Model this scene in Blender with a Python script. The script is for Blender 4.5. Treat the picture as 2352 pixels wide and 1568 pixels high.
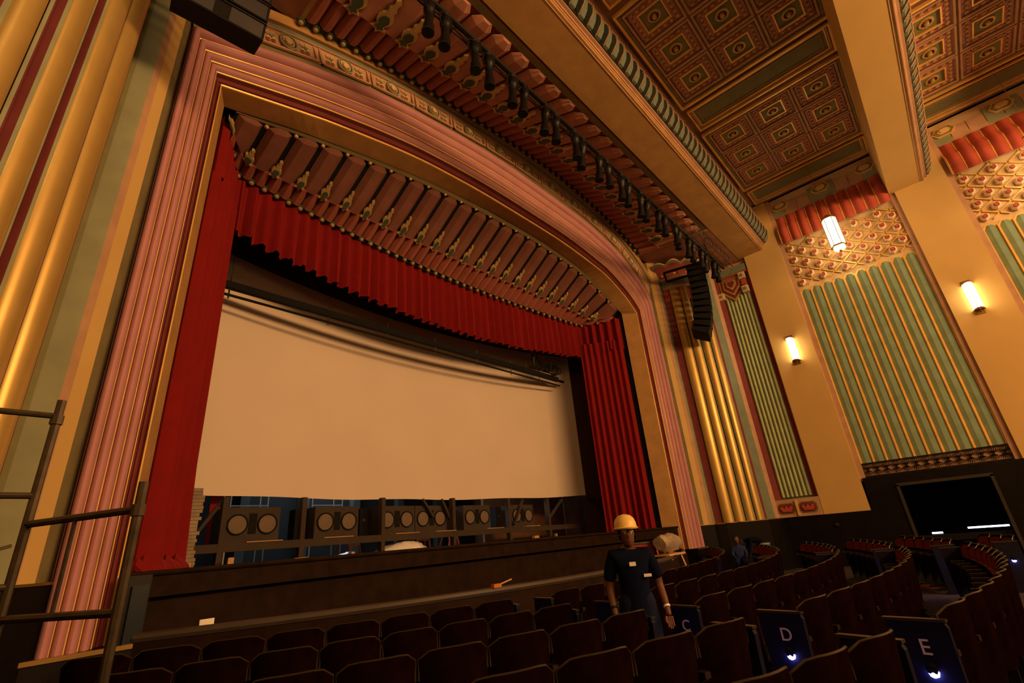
import bpy, math, random
from mathutils import Vector, Matrix
random.seed(7)
PI = math.pi
EYE = 1.5            # eye height: all heights below are given from eye level, the floor is at -1.5
for o in list(bpy.data.objects): bpy.data.objects.remove(o, do_unlink=True)
sc = bpy.context.scene
COL = sc.collection
# ------------------------------------------------------------------ camera, light, exposure
yaw, pitch, roll = 0.859, 0.394, -0.0891
fwd = Vector((math.sin(yaw)*math.cos(pitch), math.cos(yaw)*math.cos(pitch), math.sin(pitch)))
r0 = Vector((math.cos(yaw), -math.sin(yaw), 0)); u0 = r0.cross(fwd)
rt = math.cos(roll)*r0 + math.sin(roll)*u0; up = -math.sin(roll)*r0 + math.cos(roll)*u0
cd = bpy.data.cameras.new('camera'); cam = bpy.data.objects.new('camera', cd); COL.objects.link(cam)
mt = Matrix((rt, up, -fwd)).transposed().to_4x4(); mt.translation = Vector((0, 0, EYE)); cam.matrix_world = mt
cd.sensor_width = 36; cd.lens = 36*1104/2352; cd.clip_start = 0.05; cd.clip_end = 200
sc.camera = cam
w = bpy.data.worlds.new('world'); sc.world = w; w.use_nodes = True
w.node_tree.nodes['Background'].inputs[0].default_value = (1, .5, .2, 1); w.node_tree.nodes['Background'].inputs[1].default_value = 0.0
sc.view_settings.view_transform = 'Standard'; sc.view_settings.look = 'None'; sc.view_settings.gamma = 1
sc.view_settings.use_curve_mapping = False; sc.view_settings.exposure = 0.0
WARM = (1, .52, .19)
def area(name, loc, target, sx, sy, power, col=WARM, spread=PI):
    l = bpy.data.lights.new(name, 'AREA'); l.shape = 'RECTANGLE'; l.size = sx; l.size_y = sy; l.energy = power; l.color = col; l.spread = spread
    o = bpy.data.objects.new(name, l); COL.objects.link(o); o.location = (loc[0], loc[1], loc[2]+EYE)
    d = Vector(target) - Vector(loc); o.rotation_euler = d.to_track_quat('-Z', 'Y').to_euler(); return o
area('balcony_flood_light', (8.4, -11, 6.4), (8.4, 8, 3.0), 13, 2.0, 2850)
area('left_jamb_fill_light', (1.5, -5.0, 2.2), (0.0, 6.5, 2.6), 1.2, 1.2, 70)  # added fill brightening the left jamb and gold flutes, no known fixture here
area('backstage_work_light', (9.0, 17.5, 4.5), (8.5, 12, -0.3), 2.5, 2.5, 320, (.78, .88, 1))
# ------------------------------------------------------------------ helpers
MATS = {}
def mat(name, col, rough=.75, metal=0, var=.12, scale=3.0, emit=None, es=0, bump=.0, bscale=30, spec=.3):
    if name in MATS: return MATS[name]
    m = bpy.data.materials.new(name); m.use_nodes = True; nt = m.node_tree; b = nt.nodes['Principled BSDF']
    b.inputs['Roughness'].default_value = rough; b.inputs['Metallic'].default_value = metal; b.inputs['Specular IOR Level'].default_value = spec
    tc = nt.nodes.new('ShaderNodeTexCoord'); nz = nt.nodes.new('ShaderNodeTexNoise'); nz.inputs['Scale'].default_value = scale; nz.inputs['Detail'].default_value = 5
    nt.links.new(tc.outputs['Object'], nz.inputs['Vector'])
    rp = nt.nodes.new('ShaderNodeValToRGB'); rp.color_ramp.elements[0].position = .3; rp.color_ramp.elements[1].position = .7
    rp.color_ramp.elements[0].color = tuple(c*(1-var) for c in col)+(1,); rp.color_ramp.elements[1].color = tuple(min(1, c*(1+var)) for c in col)+(1,)
    nt.links.new(nz.outputs['Fac'], rp.inputs['Fac']); nt.links.new(rp.outputs['Color'], b.inputs['Base Color'])
    if bump:
        n2 = nt.nodes.new('ShaderNodeTexNoise'); n2.inputs['Scale'].default_value = bscale; nt.links.new(tc.outputs['Object'], n2.inputs['Vector'])
        bp = nt.nodes.new('ShaderNodeBump'); bp.inputs['Strength'].default_value = bump; bp.inputs['Distance'].default_value = .01
        nt.links.new(n2.outputs['Fac'], bp.inputs['Height']); nt.links.new(bp.outputs['Normal'], b.inputs['Normal'])
    if emit: b.inputs['Emission Color'].default_value = emit+(1,); b.inputs['Emission Strength'].default_value = es
    MATS[name] = m; return m
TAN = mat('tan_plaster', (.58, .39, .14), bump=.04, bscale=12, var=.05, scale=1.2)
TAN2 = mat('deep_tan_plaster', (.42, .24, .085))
SALM = mat('salmon_plaster', (.48, .29, .18))
OLIV = mat('olive_paint', (.20, .17, .085))
SAGE = mat('sage_paint', (.25, .27, .17))
SAGED = mat('dark_sage_paint', (.19, .19, .09))
GREY = mat('blue_grey_paint', (.17, .21, .16))
GREEN = mat('green_panel_paint', (.20, .27, .155))
DKGR = mat('dark_green_paint', (.055, .075, .05))
GOLD = mat('gold_paint', (.58, .40, .13), rough=.38, metal=.5, var=.06)
GLD2 = mat('gold_fillet', (.85, .55, .16), rough=.4, metal=.3)
MAR = mat('maroon_paint', (.16, .03, .03))
PINK = mat('rose_paint', (.47, .22, .25), rough=.55, var=.06)
BRICKP = mat('terracotta_rose_paint', (.42, .19, .13), var=.15)
BRICKD = mat('deep_terracotta_paint', (.33, .105, .075))
REDP = mat('red_fluting_paint', (.42, .075, .045), rough=.55)
CREAM = mat('cream_plaster', (.62, .46, .26))
WHITE = mat('white_flower_paint', (.8, .62, .42))
REDC = mat('red_velvet', (.21, .004, .004), rough=.9, var=.08, scale=3)
SCRN = mat('screen_cloth', (.78, .66, .56), rough=.95, var=.03, scale=.6)
MASK = mat('brown_masking_cloth', (.07, .028, .02), rough=.95)
WOOD = mat('dark_wood', (.018, .0075, .0045), rough=.45, var=.35, scale=8)
SHELL = mat('seat_back_wood', (.0065, .002, .0014), spec=.0, rough=.6, var=.4, scale=7)
RIM = mat('seat_rim_metal', (.05, .037, .022), rough=.35, metal=.5)
REDS = mat('red_seat_fabric', (.17, .017, .009), rough=.95)
BLK = mat('black_metal', (.008, .008, .009), rough=.4, metal=.3)
BLKM = mat('matt_black', (.006, .006, .006), rough=.9)
STEEL = mat('worn_steel', (.07, .055, .038), rough=.45, metal=.6, var=.3, scale=10)
GRIL = mat('speaker_grille_grey', (.028, .025, .028), rough=.5, metal=.3)
CAB = mat('grey_speaker_cabinet', (.055, .042, .034), rough=.9)
CONE = mat('speaker_cone', (.17, .125, .09), rough=.8)
CARP = mat('grey_carpet', (.032, .024, .022), rough=1, var=.45, scale=14)
REDCARP = mat('red_carpet_stripe', (.13, .018, .012), rough=1)
WAIN = mat('dark_wainscot', (.006, .0045, .0035), spec=.12, rough=.5, var=.3)
STAGEW = mat('stage_front_wood', (.017, .008, .0042), spec=.08, rough=.7, var=.3, scale=5)
FRAMEW = mat('stage_frame_wood', (.05, .035, .024), rough=.8)
RAWW = mat('raw_timber', (.55, .33, .15), rough=.8)
ORNG = mat('orange_ladder_paint', (.42, .07, .02), rough=.6)
PLAST = mat('clear_plastic_wrap', (.9, .9, .88), rough=.25, bump=.8, bscale=14, var=.15)
BRSS = mat('lantern_brass', (.35, .22, .08), rough=.35, metal=.8)
GLASS = mat('lit_lantern_glass', (.9, .8, .6), emit=(1, .70, .36), es=13)
GLASS2 = mat('lit_sconce_glass', (.9, .8, .6), emit=(1, .72, .38), es=13)
BLUE = mat('blue_aisle_lens', (.2, .2, 1), emit=(.30, .28, 1), es=55)
TUBE = mat('cold_tube_light', (.7, .7, 1), emit=(.72, .62, 1), es=6)
NAVY = mat('navy_cloth', (.004, .006, .020), rough=.95, spec=.05)
JEAN = mat('dark_jeans', (.010, .014, .034), rough=.95, spec=.05)
LJEAN = mat('pale_jeans', (.28, .32, .36), rough=.95)
SKIN = mat('skin', (.12, .05, .025), rough=.6)
HAIR = mat('dark_hair', (.01, .007, .005), rough=.8)
HAT = mat('yellow_hard_hat', (.72, .52, .16), rough=.35)
PANELN = mat('aisle_panel_navy', (.006, .006, .018), rough=.6, spec=.08)
LETT = mat('letter_paint', (.55, .5, .62), rough=.6)
PAPER = mat('white_card', (.75, .72, .62), rough=.8)
BRICK = mat('plaster_grey', (.30, .24, .17), rough=.9, bump=.6, bscale=40, var=.3)
COLDW = mat('cold_back_wall', (.022, .025, .025), rough=.9)

class M:
    def __init__(s): s.v = []; s.f = []; s.m = []
    def add(s, vs, fs, m=0):
        n = len(s.v); s.v += [tuple(v) for v in vs]; s.f += [tuple(i+n for i in f) for f in fs]; s.m += [m]*len(fs); return s
    def box(s, x0, x1, y0, y1, z0, z1, m=0):
        return s.add([(x0,y0,z0),(x1,y0,z0),(x1,y1,z0),(x0,y1,z0),(x0,y0,z1),(x1,y0,z1),(x1,y1,z1),(x0,y1,z1)],
                     [(0,3,2,1),(4,5,6,7),(0,1,5,4),(1,2,6,5),(2,3,7,6),(3,0,4,7)], m)
    def bar(s, a, b, wd, dp, m=0, ref=(0,0,1)):
        a = Vector(a); b = Vector(b); d = (b-a).normalized(); r = Vector(ref)
        if abs(d.dot(r)) > .98: r = Vector((1,0,0))
        x = d.cross(r).normalized()*wd/2; y = x.cross(d).normalized()*dp/2
        return s.add([a-x-y,a+x-y,a+x+y,a-x+y,b-x-y,b+x-y,b+x+y,b-x+y],[(0,3,2,1),(4,5,6,7),(0,1,5,4),(1,2,6,5),(2,3,7,6),(3,0,4,7)], m)
    def grid(s, rows, m=0, closed=False, caps=False, flip=False):
        n = len(rows[0]); vs = [p for r in rows for p in r]; fs = []
        for i in range(len(rows)-1):
            for j in range(n if closed else n-1):
                k = (j+1) % n; q = (i*n+j, i*n+k, (i+1)*n+k, (i+1)*n+j); fs.append(q[::-1] if flip else q)
        if caps: fs += [tuple(range(n))[::-1], tuple(range((len(rows)-1)*n, len(rows)*n))]
        return s.add(vs, fs, m)
    def tube(s, pts, r, n=8, m=0, caps=True):
        pts = [Vector(p) for p in pts]; rr = r if isinstance(r, (list, tuple)) else [r]*len(pts); rows = []; x = None
        for i, p in enumerate(pts):
            d = (pts[min(i+1, len(pts)-1)]-pts[max(i-1, 0)]).normalized()
            if x is None:
                x = d.cross(Vector((0,0,1)))
                if x.length < .05: x = d.cross(Vector((1,0,0)))
            x = (x - d*x.dot(d)).normalized(); y = d.cross(x)
            rows.append([p+rr[i]*(math.cos(2*PI*k/n)*x+math.sin(2*PI*k/n)*y) for k in range(n)])
        return s.grid(rows, m, True, caps)
    def lathe(s, prof, o=(0,0,0), n=12, m=0, axis=(0,0,1)):
        o = Vector(o); a = Vector(axis).normalized(); x = a.cross(Vector((0,1,0)))
        if x.length < .05: x = a.cross(Vector((1,0,0)))
        x.normalize(); y = a.cross(x)
        rows = [[o+a*h+r*(math.cos(2*PI*k/n)*x+math.sin(2*PI*k/n)*y) for k in range(n)] for r, h in prof]
        return s.grid(rows, m, True, True)
    def prism(s, poly, off, m=0):
        n = len(poly); a = [Vector(p) for p in poly]; b = [p+Vector(off) for p in a]
        return s.add(a+b, [tuple(range(n)), tuple(range(n, 2*n))[::-1]]+[(i, i+n, (i+1)%n+n, (i+1)%n) for i in range(n)], m)
    def mesh(s, name, mats, smooth=False):
        me = bpy.data.meshes.new(name); me.from_pydata(s.v, [], s.f)
        for mm in (mats if isinstance(mats, (list, tuple)) else [mats]): me.materials.append(mm)
        me.polygons.foreach_set('material_index', s.m)
        if smooth:
            me.polygons.foreach_set('use_smooth', [True]*len(s.f)); me.update()
            try: me.set_sharp_from_angle(angle=math.radians(40))
            except Exception: pass
        me.update(); return me
def put(name, me, parent=None, loc=None, rot=None, scale=None):
    o = bpy.data.objects.new(name, me); COL.objects.link(o)
    if parent: o.parent = parent
    if loc is not None: o.location = loc
    elif not parent: o.location = (0, 0, EYE)
    if rot is not None: o.rotation_euler = rot
    if scale is not None: o.scale = scale
    return o
def part(name, m, mats, parent, smooth=False, label=None):
    o = put(name, m.mesh(name, mats, smooth), parent)
    if label: o['label'] = label
    return o
def empty(name, loc=(0,0,0), rz=0):
    o = bpy.data.objects.new(name, None); COL.objects.link(o); o.location = (loc[0], loc[1], loc[2]+EYE); o.rotation_euler = (0,0,rz); o.empty_display_size = .2; return o
def tag(o, label, cat, group=None):
    o['label'] = label; o['category'] = cat
    if group: o['group'] = group
    return o
def struct(name, label=None):
    o = empty(name); o['kind'] = 'structure'
    if label: o['label'] = label
    return o
def copy_tree(o, parent=None):
    c = o.copy(); COL.objects.link(c)
    if parent: c.parent = parent
    for ch in list(o.children): copy_tree(ch, c)
    return c
def interp(pts, x):
    if x <= pts[0][0]: return pts[0][1]
    for i in range(len(pts)-1):
        if x <= pts[i+1][0]:
            x0, y0 = pts[i]; x1, y1 = pts[i+1]; h = x1-x0; t = (x-x0)/h
            def sl(k):
                if k <= 0: return (pts[1][1]-pts[0][1])/(pts[1][0]-pts[0][0])
                if k >= len(pts)-1: return (pts[-1][1]-pts[-2][1])/(pts[-1][0]-pts[-2][0])
                a = (pts[k][1]-pts[k-1][1])/(pts[k][0]-pts[k-1][0]); b = (pts[k+1][1]-pts[k][1])/(pts[k+1][0]-pts[k][0])
                return 0 if a*b <= 0 else 2*a*b/(a+b)
            m0 = sl(i)*h; m1 = sl(i+1)*h
            return (2*t**3-3*t*t+1)*y0+(t**3-2*t*t+t)*m0+(3*t*t-2*t**3)*y1+(t**3-t*t)*m1
    return pts[-1][1]
XW, XL, XC = 18.7, -1.86, 8.42
def mx(x): return 2*XC-x
# ------------------------------------------------------------------ proscenium arch (front wall)
wf = struct('wall_front')
NU = 56
def curve(xl, xr, pts, Y, zb):
    out = []
    for k in range(3): out.append(Vector((xl, Y, zb+(pts[0][1]-zb)*k/3)))
    for k in range(NU+1):
        u = .5-.5*math.cos(PI*k/NU); u = .5*u+.5*k/NU; out.append(Vector((xl+(xr-xl)*u, Y, interp(pts, u))))
    for k in range(1, 4): out.append(Vector((xr, Y, pts[-1][1]+(zb-pts[-1][1])*k/3)))
    return out
P = curve(.77, 16.07, [(0,7.95),(.115,8.70),(.286,9.46),(.52,9.84),(.70,9.82),(.845,9.52),(.924,9.0),(.985,8.42),(1,8.0)], 6.8, -.64)
I = curve(1.36, 15.48, [(0,7.48),(.1,7.91),(.137,8.06),(.327,8.57),(.48,8.70),(.64,8.72),(.85,8.48),(.95,7.98),(1,7.5)], 7.13, -.64)
TI = curve(1.55, 15.28, [(0,7.56),(.103,7.95),(.347,8.58),(.5,8.76),(.62,8.80),(.8,8.62),(.93,8.1),(1,7.6)], 7.6, -.64)
T = curve(.55, 16.2, [(0,8.72),(.112,9.45),(.31,10.2),(.5,10.62),(.624,10.75),(.8,10.5),(.912,10.02),(.973,9.45),(1,9.0)], 6.62, -.64)
def lerpc(A, B, v): return [a.lerp(b, v) for a, b in zip(A, B)]
def band(A, B, prof, rng=None):
    """prof: list of (v, bulge toward the hall)"""
    rows = []
    for v, d in prof:
        c = lerpc(A, B, v); c = [p+Vector((0, -d, 0)) for p in c]
        if rng: c = c[rng[0]:rng[1]]
        rows.append(c)
    m = M(); m.grid(rows); return m
seg = [(0,.0),(.19,.04),(.38,.08),(.57,.12)]
for k in range(4):
    v0 = .0+k*.195; base = .10-k*.02
    prof = [(v0+.012+.17*(.5-.5*math.cos(PI*j/8)), base+.085*math.sin(PI*j/8)-.02) for j in range(9)]
    part('roll_moulding', band(P, I, prof), PINK, wf, True)
    part('gold_fillet', band(P, I, [(v0+.18, .05), (v0+.18, .075), (v0+.20, .075), (v0+.20, .05)]), GLD2, wf)
part('maroon_recess', band(P, I, [(.78,.04),(.80,-.02),(.86,-.02),(.865,.0),(.90,.0),(.905,-.03),(.97,-.03)]), MAR, wf)
part('gold_bead', band(P, I, [(.97,-.03),(.97,.03),(1.0,.03),(1.0,-.0)]), GLD2, wf)
part('tan_reveal', band(I, TI, [(0,0),(1,0)]), TAN2, wf)
part('outer_return', band([p for p in P], [p+Vector((0,.25,0)) for p in P], [(0,.08),(1,0)]), PINK, wf)
AR = (3, 3+NU+1)
part('olive_band', band(P, T, [(0,.0),(.03,-.03),(.04,.05),(.155,.05)], AR), OLIV, wf)
part('gold_frieze_edge', band(P, T, [(.155,.05),(.155,.08),(.185,.08),(.185,.04)], AR), SALM, wf)
part('frieze_ground', band(P, T, [(.185,.03),(.60,.03)], AR), SALM, wf)
part('gold_frieze_top_edge', band(P, T, [(.585,.03),(.585,.07),(.61,.07),(.61,.03)], AR), SALM, wf)
part('grey_fillet', band(P, T, [(.61,.03),(.61,.06),(.70,.06),(.70,.0)], AR), GREY, wf)
part('brown_cove', band(P, T, [(.70,.0),(.74,-.02),(.78,.0)], AR), MAR, wf)
part('tan_outer_band', band(P, T, [(.78,.0),(.78,.07),(1.0,.07),(1.0,-.05)], AR), TAN2, wf)
# frieze panels along the arch
arc = lerpc(P, T, .39)[AR[0]:AR[1]]
L = [0]
for a, b in zip(arc, arc[1:]): L.append(L[-1]+(b-a).length)
def at(s):
    for i in range(len(L)-1):
        if s <= L[i+1]:
            t = (s-L[i])/(L[i+1]-L[i]); return arc[i].lerp(arc[i+1], t), (arc[i+1]-arc[i]).normalized()
    return arc[-1], (arc[-1]-arc[-2]).normalized()
def ring(m, cx, cz, r0, r1, d0, d1, n=14, mi=0):
    m.grid([[(cx+r*math.cos(2*PI*k/n), -d, cz+r*math.sin(2*PI*k/n)) for k in range(n)] for r, d in ((r0,0),(r0,d0),(r1,d1),(r1,0))], mi, True)
PW, PH = 1.13, .42
fp = M()
for (a, b, c, d) in ((-PW/2,PW/2,-PH/2,-PH/2+.035),(-PW/2,PW/2,PH/2-.035,PH/2),(-PW/2,-PW/2+.04,-PH/2,PH/2),(PW/2-.04,PW/2,-PH/2,PH/2)): fp.box(a,b,-.045,0,c,d,0)
fp.box(-PW/2+.07,PW/2-.07,-.02,0,-PH/2+.06,-PH/2+.075,1); fp.box(-PW/2+.07,PW/2-.07,-.02,0,PH/2-.075,PH/2-.06,1)
fm_panel = fp.mesh('frieze_panel', [SALM, REDP])
md = M(); ring(md,0,0,.17,.14,.05,.05,16,0); ring(md,0,0,.115,.09,.05,.03,14,1); ring(md,0,0,.06,.0,.06,.05,8,1)
fm_med = md.mesh('medallion', [SAGE, CREAM])
sq = M()
for sx in (-1,1):
    for sz in (-1,1): ring(sq, sx*.05, sz*.06, .045, .025, .035, .02, 6, 0)
ring(sq,0,0,.03,.0,.05,.03,6,1)
fm_sq = sq.mesh('scroll', [CREAM, SAGE])
s0 = 1.0; nP = int((L[-1]-1.5)//1.19)
for k in range(nP):
    c, d = at(s0+k*1.19+.6); ang = math.atan2(d.z, d.x)
    o = put('frieze_panel', fm_panel, wf, c+Vector((0,-.035,0)), (0,-ang,0))
    put('medallion', fm_med, o)
    for sx in (-.33,.33): put('scroll', fm_sq, o, (sx,0,0))
# ------------------------------------------------------------------ fluted canopies
def canopy(par, A, B, xs, pitch, prof, mats, n_side=(1,)):
    """ribs between the beaded edge A(x)->(y,z) and the far edge B(x)->(y,z); prof: w limits; mats"""
    w_bead, w_fl, w_orn, w_tip0, w_tip1 = prof
    ribm, flm, edge, org, nrmd, hw_ = mats
    def pt(x, w_, d=0):
        a = A(x); b = B(x); y = a[0]+(b[0]-a[0])*w_; z = a[1]+(b[1]-a[1])*w_
        ny, nz = -(b[1]-a[1]), (b[0]-a[0]); l = math.hypot(ny, nz); ny/=l; nz/=l
        if nz > 0: ny, nz = -ny, -nz
        return Vector((x, y+ny*d, z+nz*d))
    x0, x1 = xs; n = int(round((x1-x0)/pitch))
    m = M(); K = n*2
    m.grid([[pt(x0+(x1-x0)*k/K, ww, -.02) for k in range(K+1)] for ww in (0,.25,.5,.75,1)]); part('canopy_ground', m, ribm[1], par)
    for i in range(n):
        xa = x0+i*pitch; h = pitch/2
        m = M()   # wide rib with a pointed tip
        secs = [(-hw_,0.),(-.20,.12),(.20,.12),(hw_,0.)]
        rows = [[pt(xa+h+s*pitch, w_fl, d) for s, d in secs], [pt(xa+h+s*pitch, w_tip0, d) for s, d in secs], [pt(xa+h+s*pitch*.55, w_tip1, d*.7) for s, d in secs]]
        m.grid(rows); m.add(rows[0], [(0,1,2,3)]); m.add(rows[2], [(0,1,2,3)])
        part('rib', m, ribm[0], par)
        for j in range(2):
            xc = xa+h*(j+.5); m = M()
            secs2 = [(-.47,-.01),(-.16,.10),(.16,.10),(.47,-.01)]
            rows = [[pt(xc+s*h, w_bead, d+.015) for s, d in secs2], [pt(xc+s*h, w_fl+.015, d+.03) for s, d in secs2]]
            m.grid(rows); m.add(rows[0], [(0,1,2,3)]); m.add(rows[1], [(0,1,2,3)])
            part('flute', m, flm, par)
            c = pt(xa+h*j, w_bead*.55, .05); nn = (pt(xa+h*j, w_bead*.55, 1)-pt(xa+h*j, w_bead*.55, 0))
            m = M(); m.lathe([(.085,0),(.075,.03),(.05,.03),(.045,.06),(.02,.075)], c, 10, 0, nn); 
            m.m = [1 if q >= 20 else 0 for q in range(len(m.f))]
            part('rosette', m, [DKGR, org], par, True)
        # leaf ornament sitting over the joint between ribs
        m = M(); xj = xa
        half = [(0,-.10),(.04,-.05),(.13,-.03),(.06,.03),(.11,.10),(.13,.17),(.10,.24),(.05,.29),(.065,.36),(.03,.42),(.045,.50),(0,.55)]
        L_ = abs(pt(xj,1).y-pt(xj,0).y)
        def op(s, t, d): return pt(xj+s, w_fl+.02+(t*w_orn), d)
        gold = [op(s*1.25*nrmd, t, .16) for s, t in half]+[op(-s*1.25*nrmd, t, .16) for s, t in half[-2:0:-1]]
        nb = Vector((0,0,.07)); m.prism(gold, nb, 0)
        dk = [op(s*.8*nrmd, t*.72+.02, .175) for s, t in half[:8]]+[op(-s*.8*nrmd, t*.72+.02, .175) for s, t in half[7:0:-1]]
        m.prism(dk, Vector((0,0,.03)), 1)
        part('leaf_ornament', m, [org, DKGR], par)
    m = M(); m.grid([[pt(x0+(x1-x0)*k/K, ww, .02) for k in range(K+1)] for ww in (0, w_bead*1.1)]); part('green_edge', m, edge, par)
    m = M(); m.grid([[pt(x0+(x1-x0)*k/K, w_tip1+.005, .03) for k in range(K+1)], [pt(x0+(x1-x0)*k/K, 1, .03) for k in range(K+1)]]); part('olive_border', m, OLIV, par)
    return pt
OGLD = mat('old_gold_ornament', (.50, .36, .14), rough=.5, metal=.3)
cn = struct('trim_1')
Tt = T[AR[0]:AR[1]]
def zT(x):
    for a, b in zip(Tt, Tt[1:]):
        if a.x <= x <= b.x: return a.z+(b.z-a.z)*(x-a.x)/(b.x-a.x)
    return Tt[0].z if x < Tt[0].x else Tt[-1].z
canopy(cn, lambda x: (6.6, zT(x)-.02), lambda x: (3.86, 9.45), (2.25, 15.36), .57, (.085, .34, .50, .87, .93), ((BRICKP, MAR), BRICKD, DKGR, OGLD, 1.0, .46))
ci = struct('trim_2')
TIt = TI[AR[0]:AR[1]]
def zTI(x):
    for a, b in zip(TIt, TIt[1:]):
        if a.x <= x <= b.x: return a.z+(b.z-a.z)*(x-a.x)/(b.x-a.x)
    return TIt[0].z if x < TIt[0].x else TIt[-1].z
def yval(x):   # plan of the valance
    t = (x-8.42)/6.12
    return 9.08+.55*max(0, 1-t*t) if abs(t) <= 1 else 9.08-(abs(x-8.42)-6.12)*2.0
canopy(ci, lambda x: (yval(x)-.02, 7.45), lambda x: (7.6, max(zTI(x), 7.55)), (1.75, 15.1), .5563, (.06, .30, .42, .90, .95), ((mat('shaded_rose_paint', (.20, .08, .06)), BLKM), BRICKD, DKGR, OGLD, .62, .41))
kn = M(); kn.lathe([(.0,0),(.03,.0),(.045,.03),(.03,.06),(0.,.07)], (0,0,0), 8, 0, (0,0,-1)); knm = kn.mesh('gold_knob', OGLD, True)
for i in range(1, 24):
    x = 1.75+i*.5563; put('gold_knob', knm, ci, (x, 7.68, max(zTI(x), 7.55)-.06))
# side pieces of the upper canopy
for f in (1, -1):
    X = (lambda x: x) if f == 1 else mx
    x0 = 15.36 if f == 1 else mx(14.59)
    ze = zT(x0)-.01; m = M(); m.add([(x0,6.6,ze),(X(18.72),6.6,ze),(X(18.72),3.86,9.46),(x0,3.86,9.46)], [(0,1,2,3)])
    m.add([(X(16.0),6.9,8.0),(X(18.7),6.9,8.0),(X(18.7),6.9,9.58),(X(16.0),6.9,9.58)], [(0,1,2,3)])
    part('canopy_end_panel', m, BRICKP, cn)
    part('canopy_end_fillet', M().bar((x0,6.6,zT(x0)-.03),(x0,3.9,9.42),.07,.05), OGLD, cn)
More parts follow.
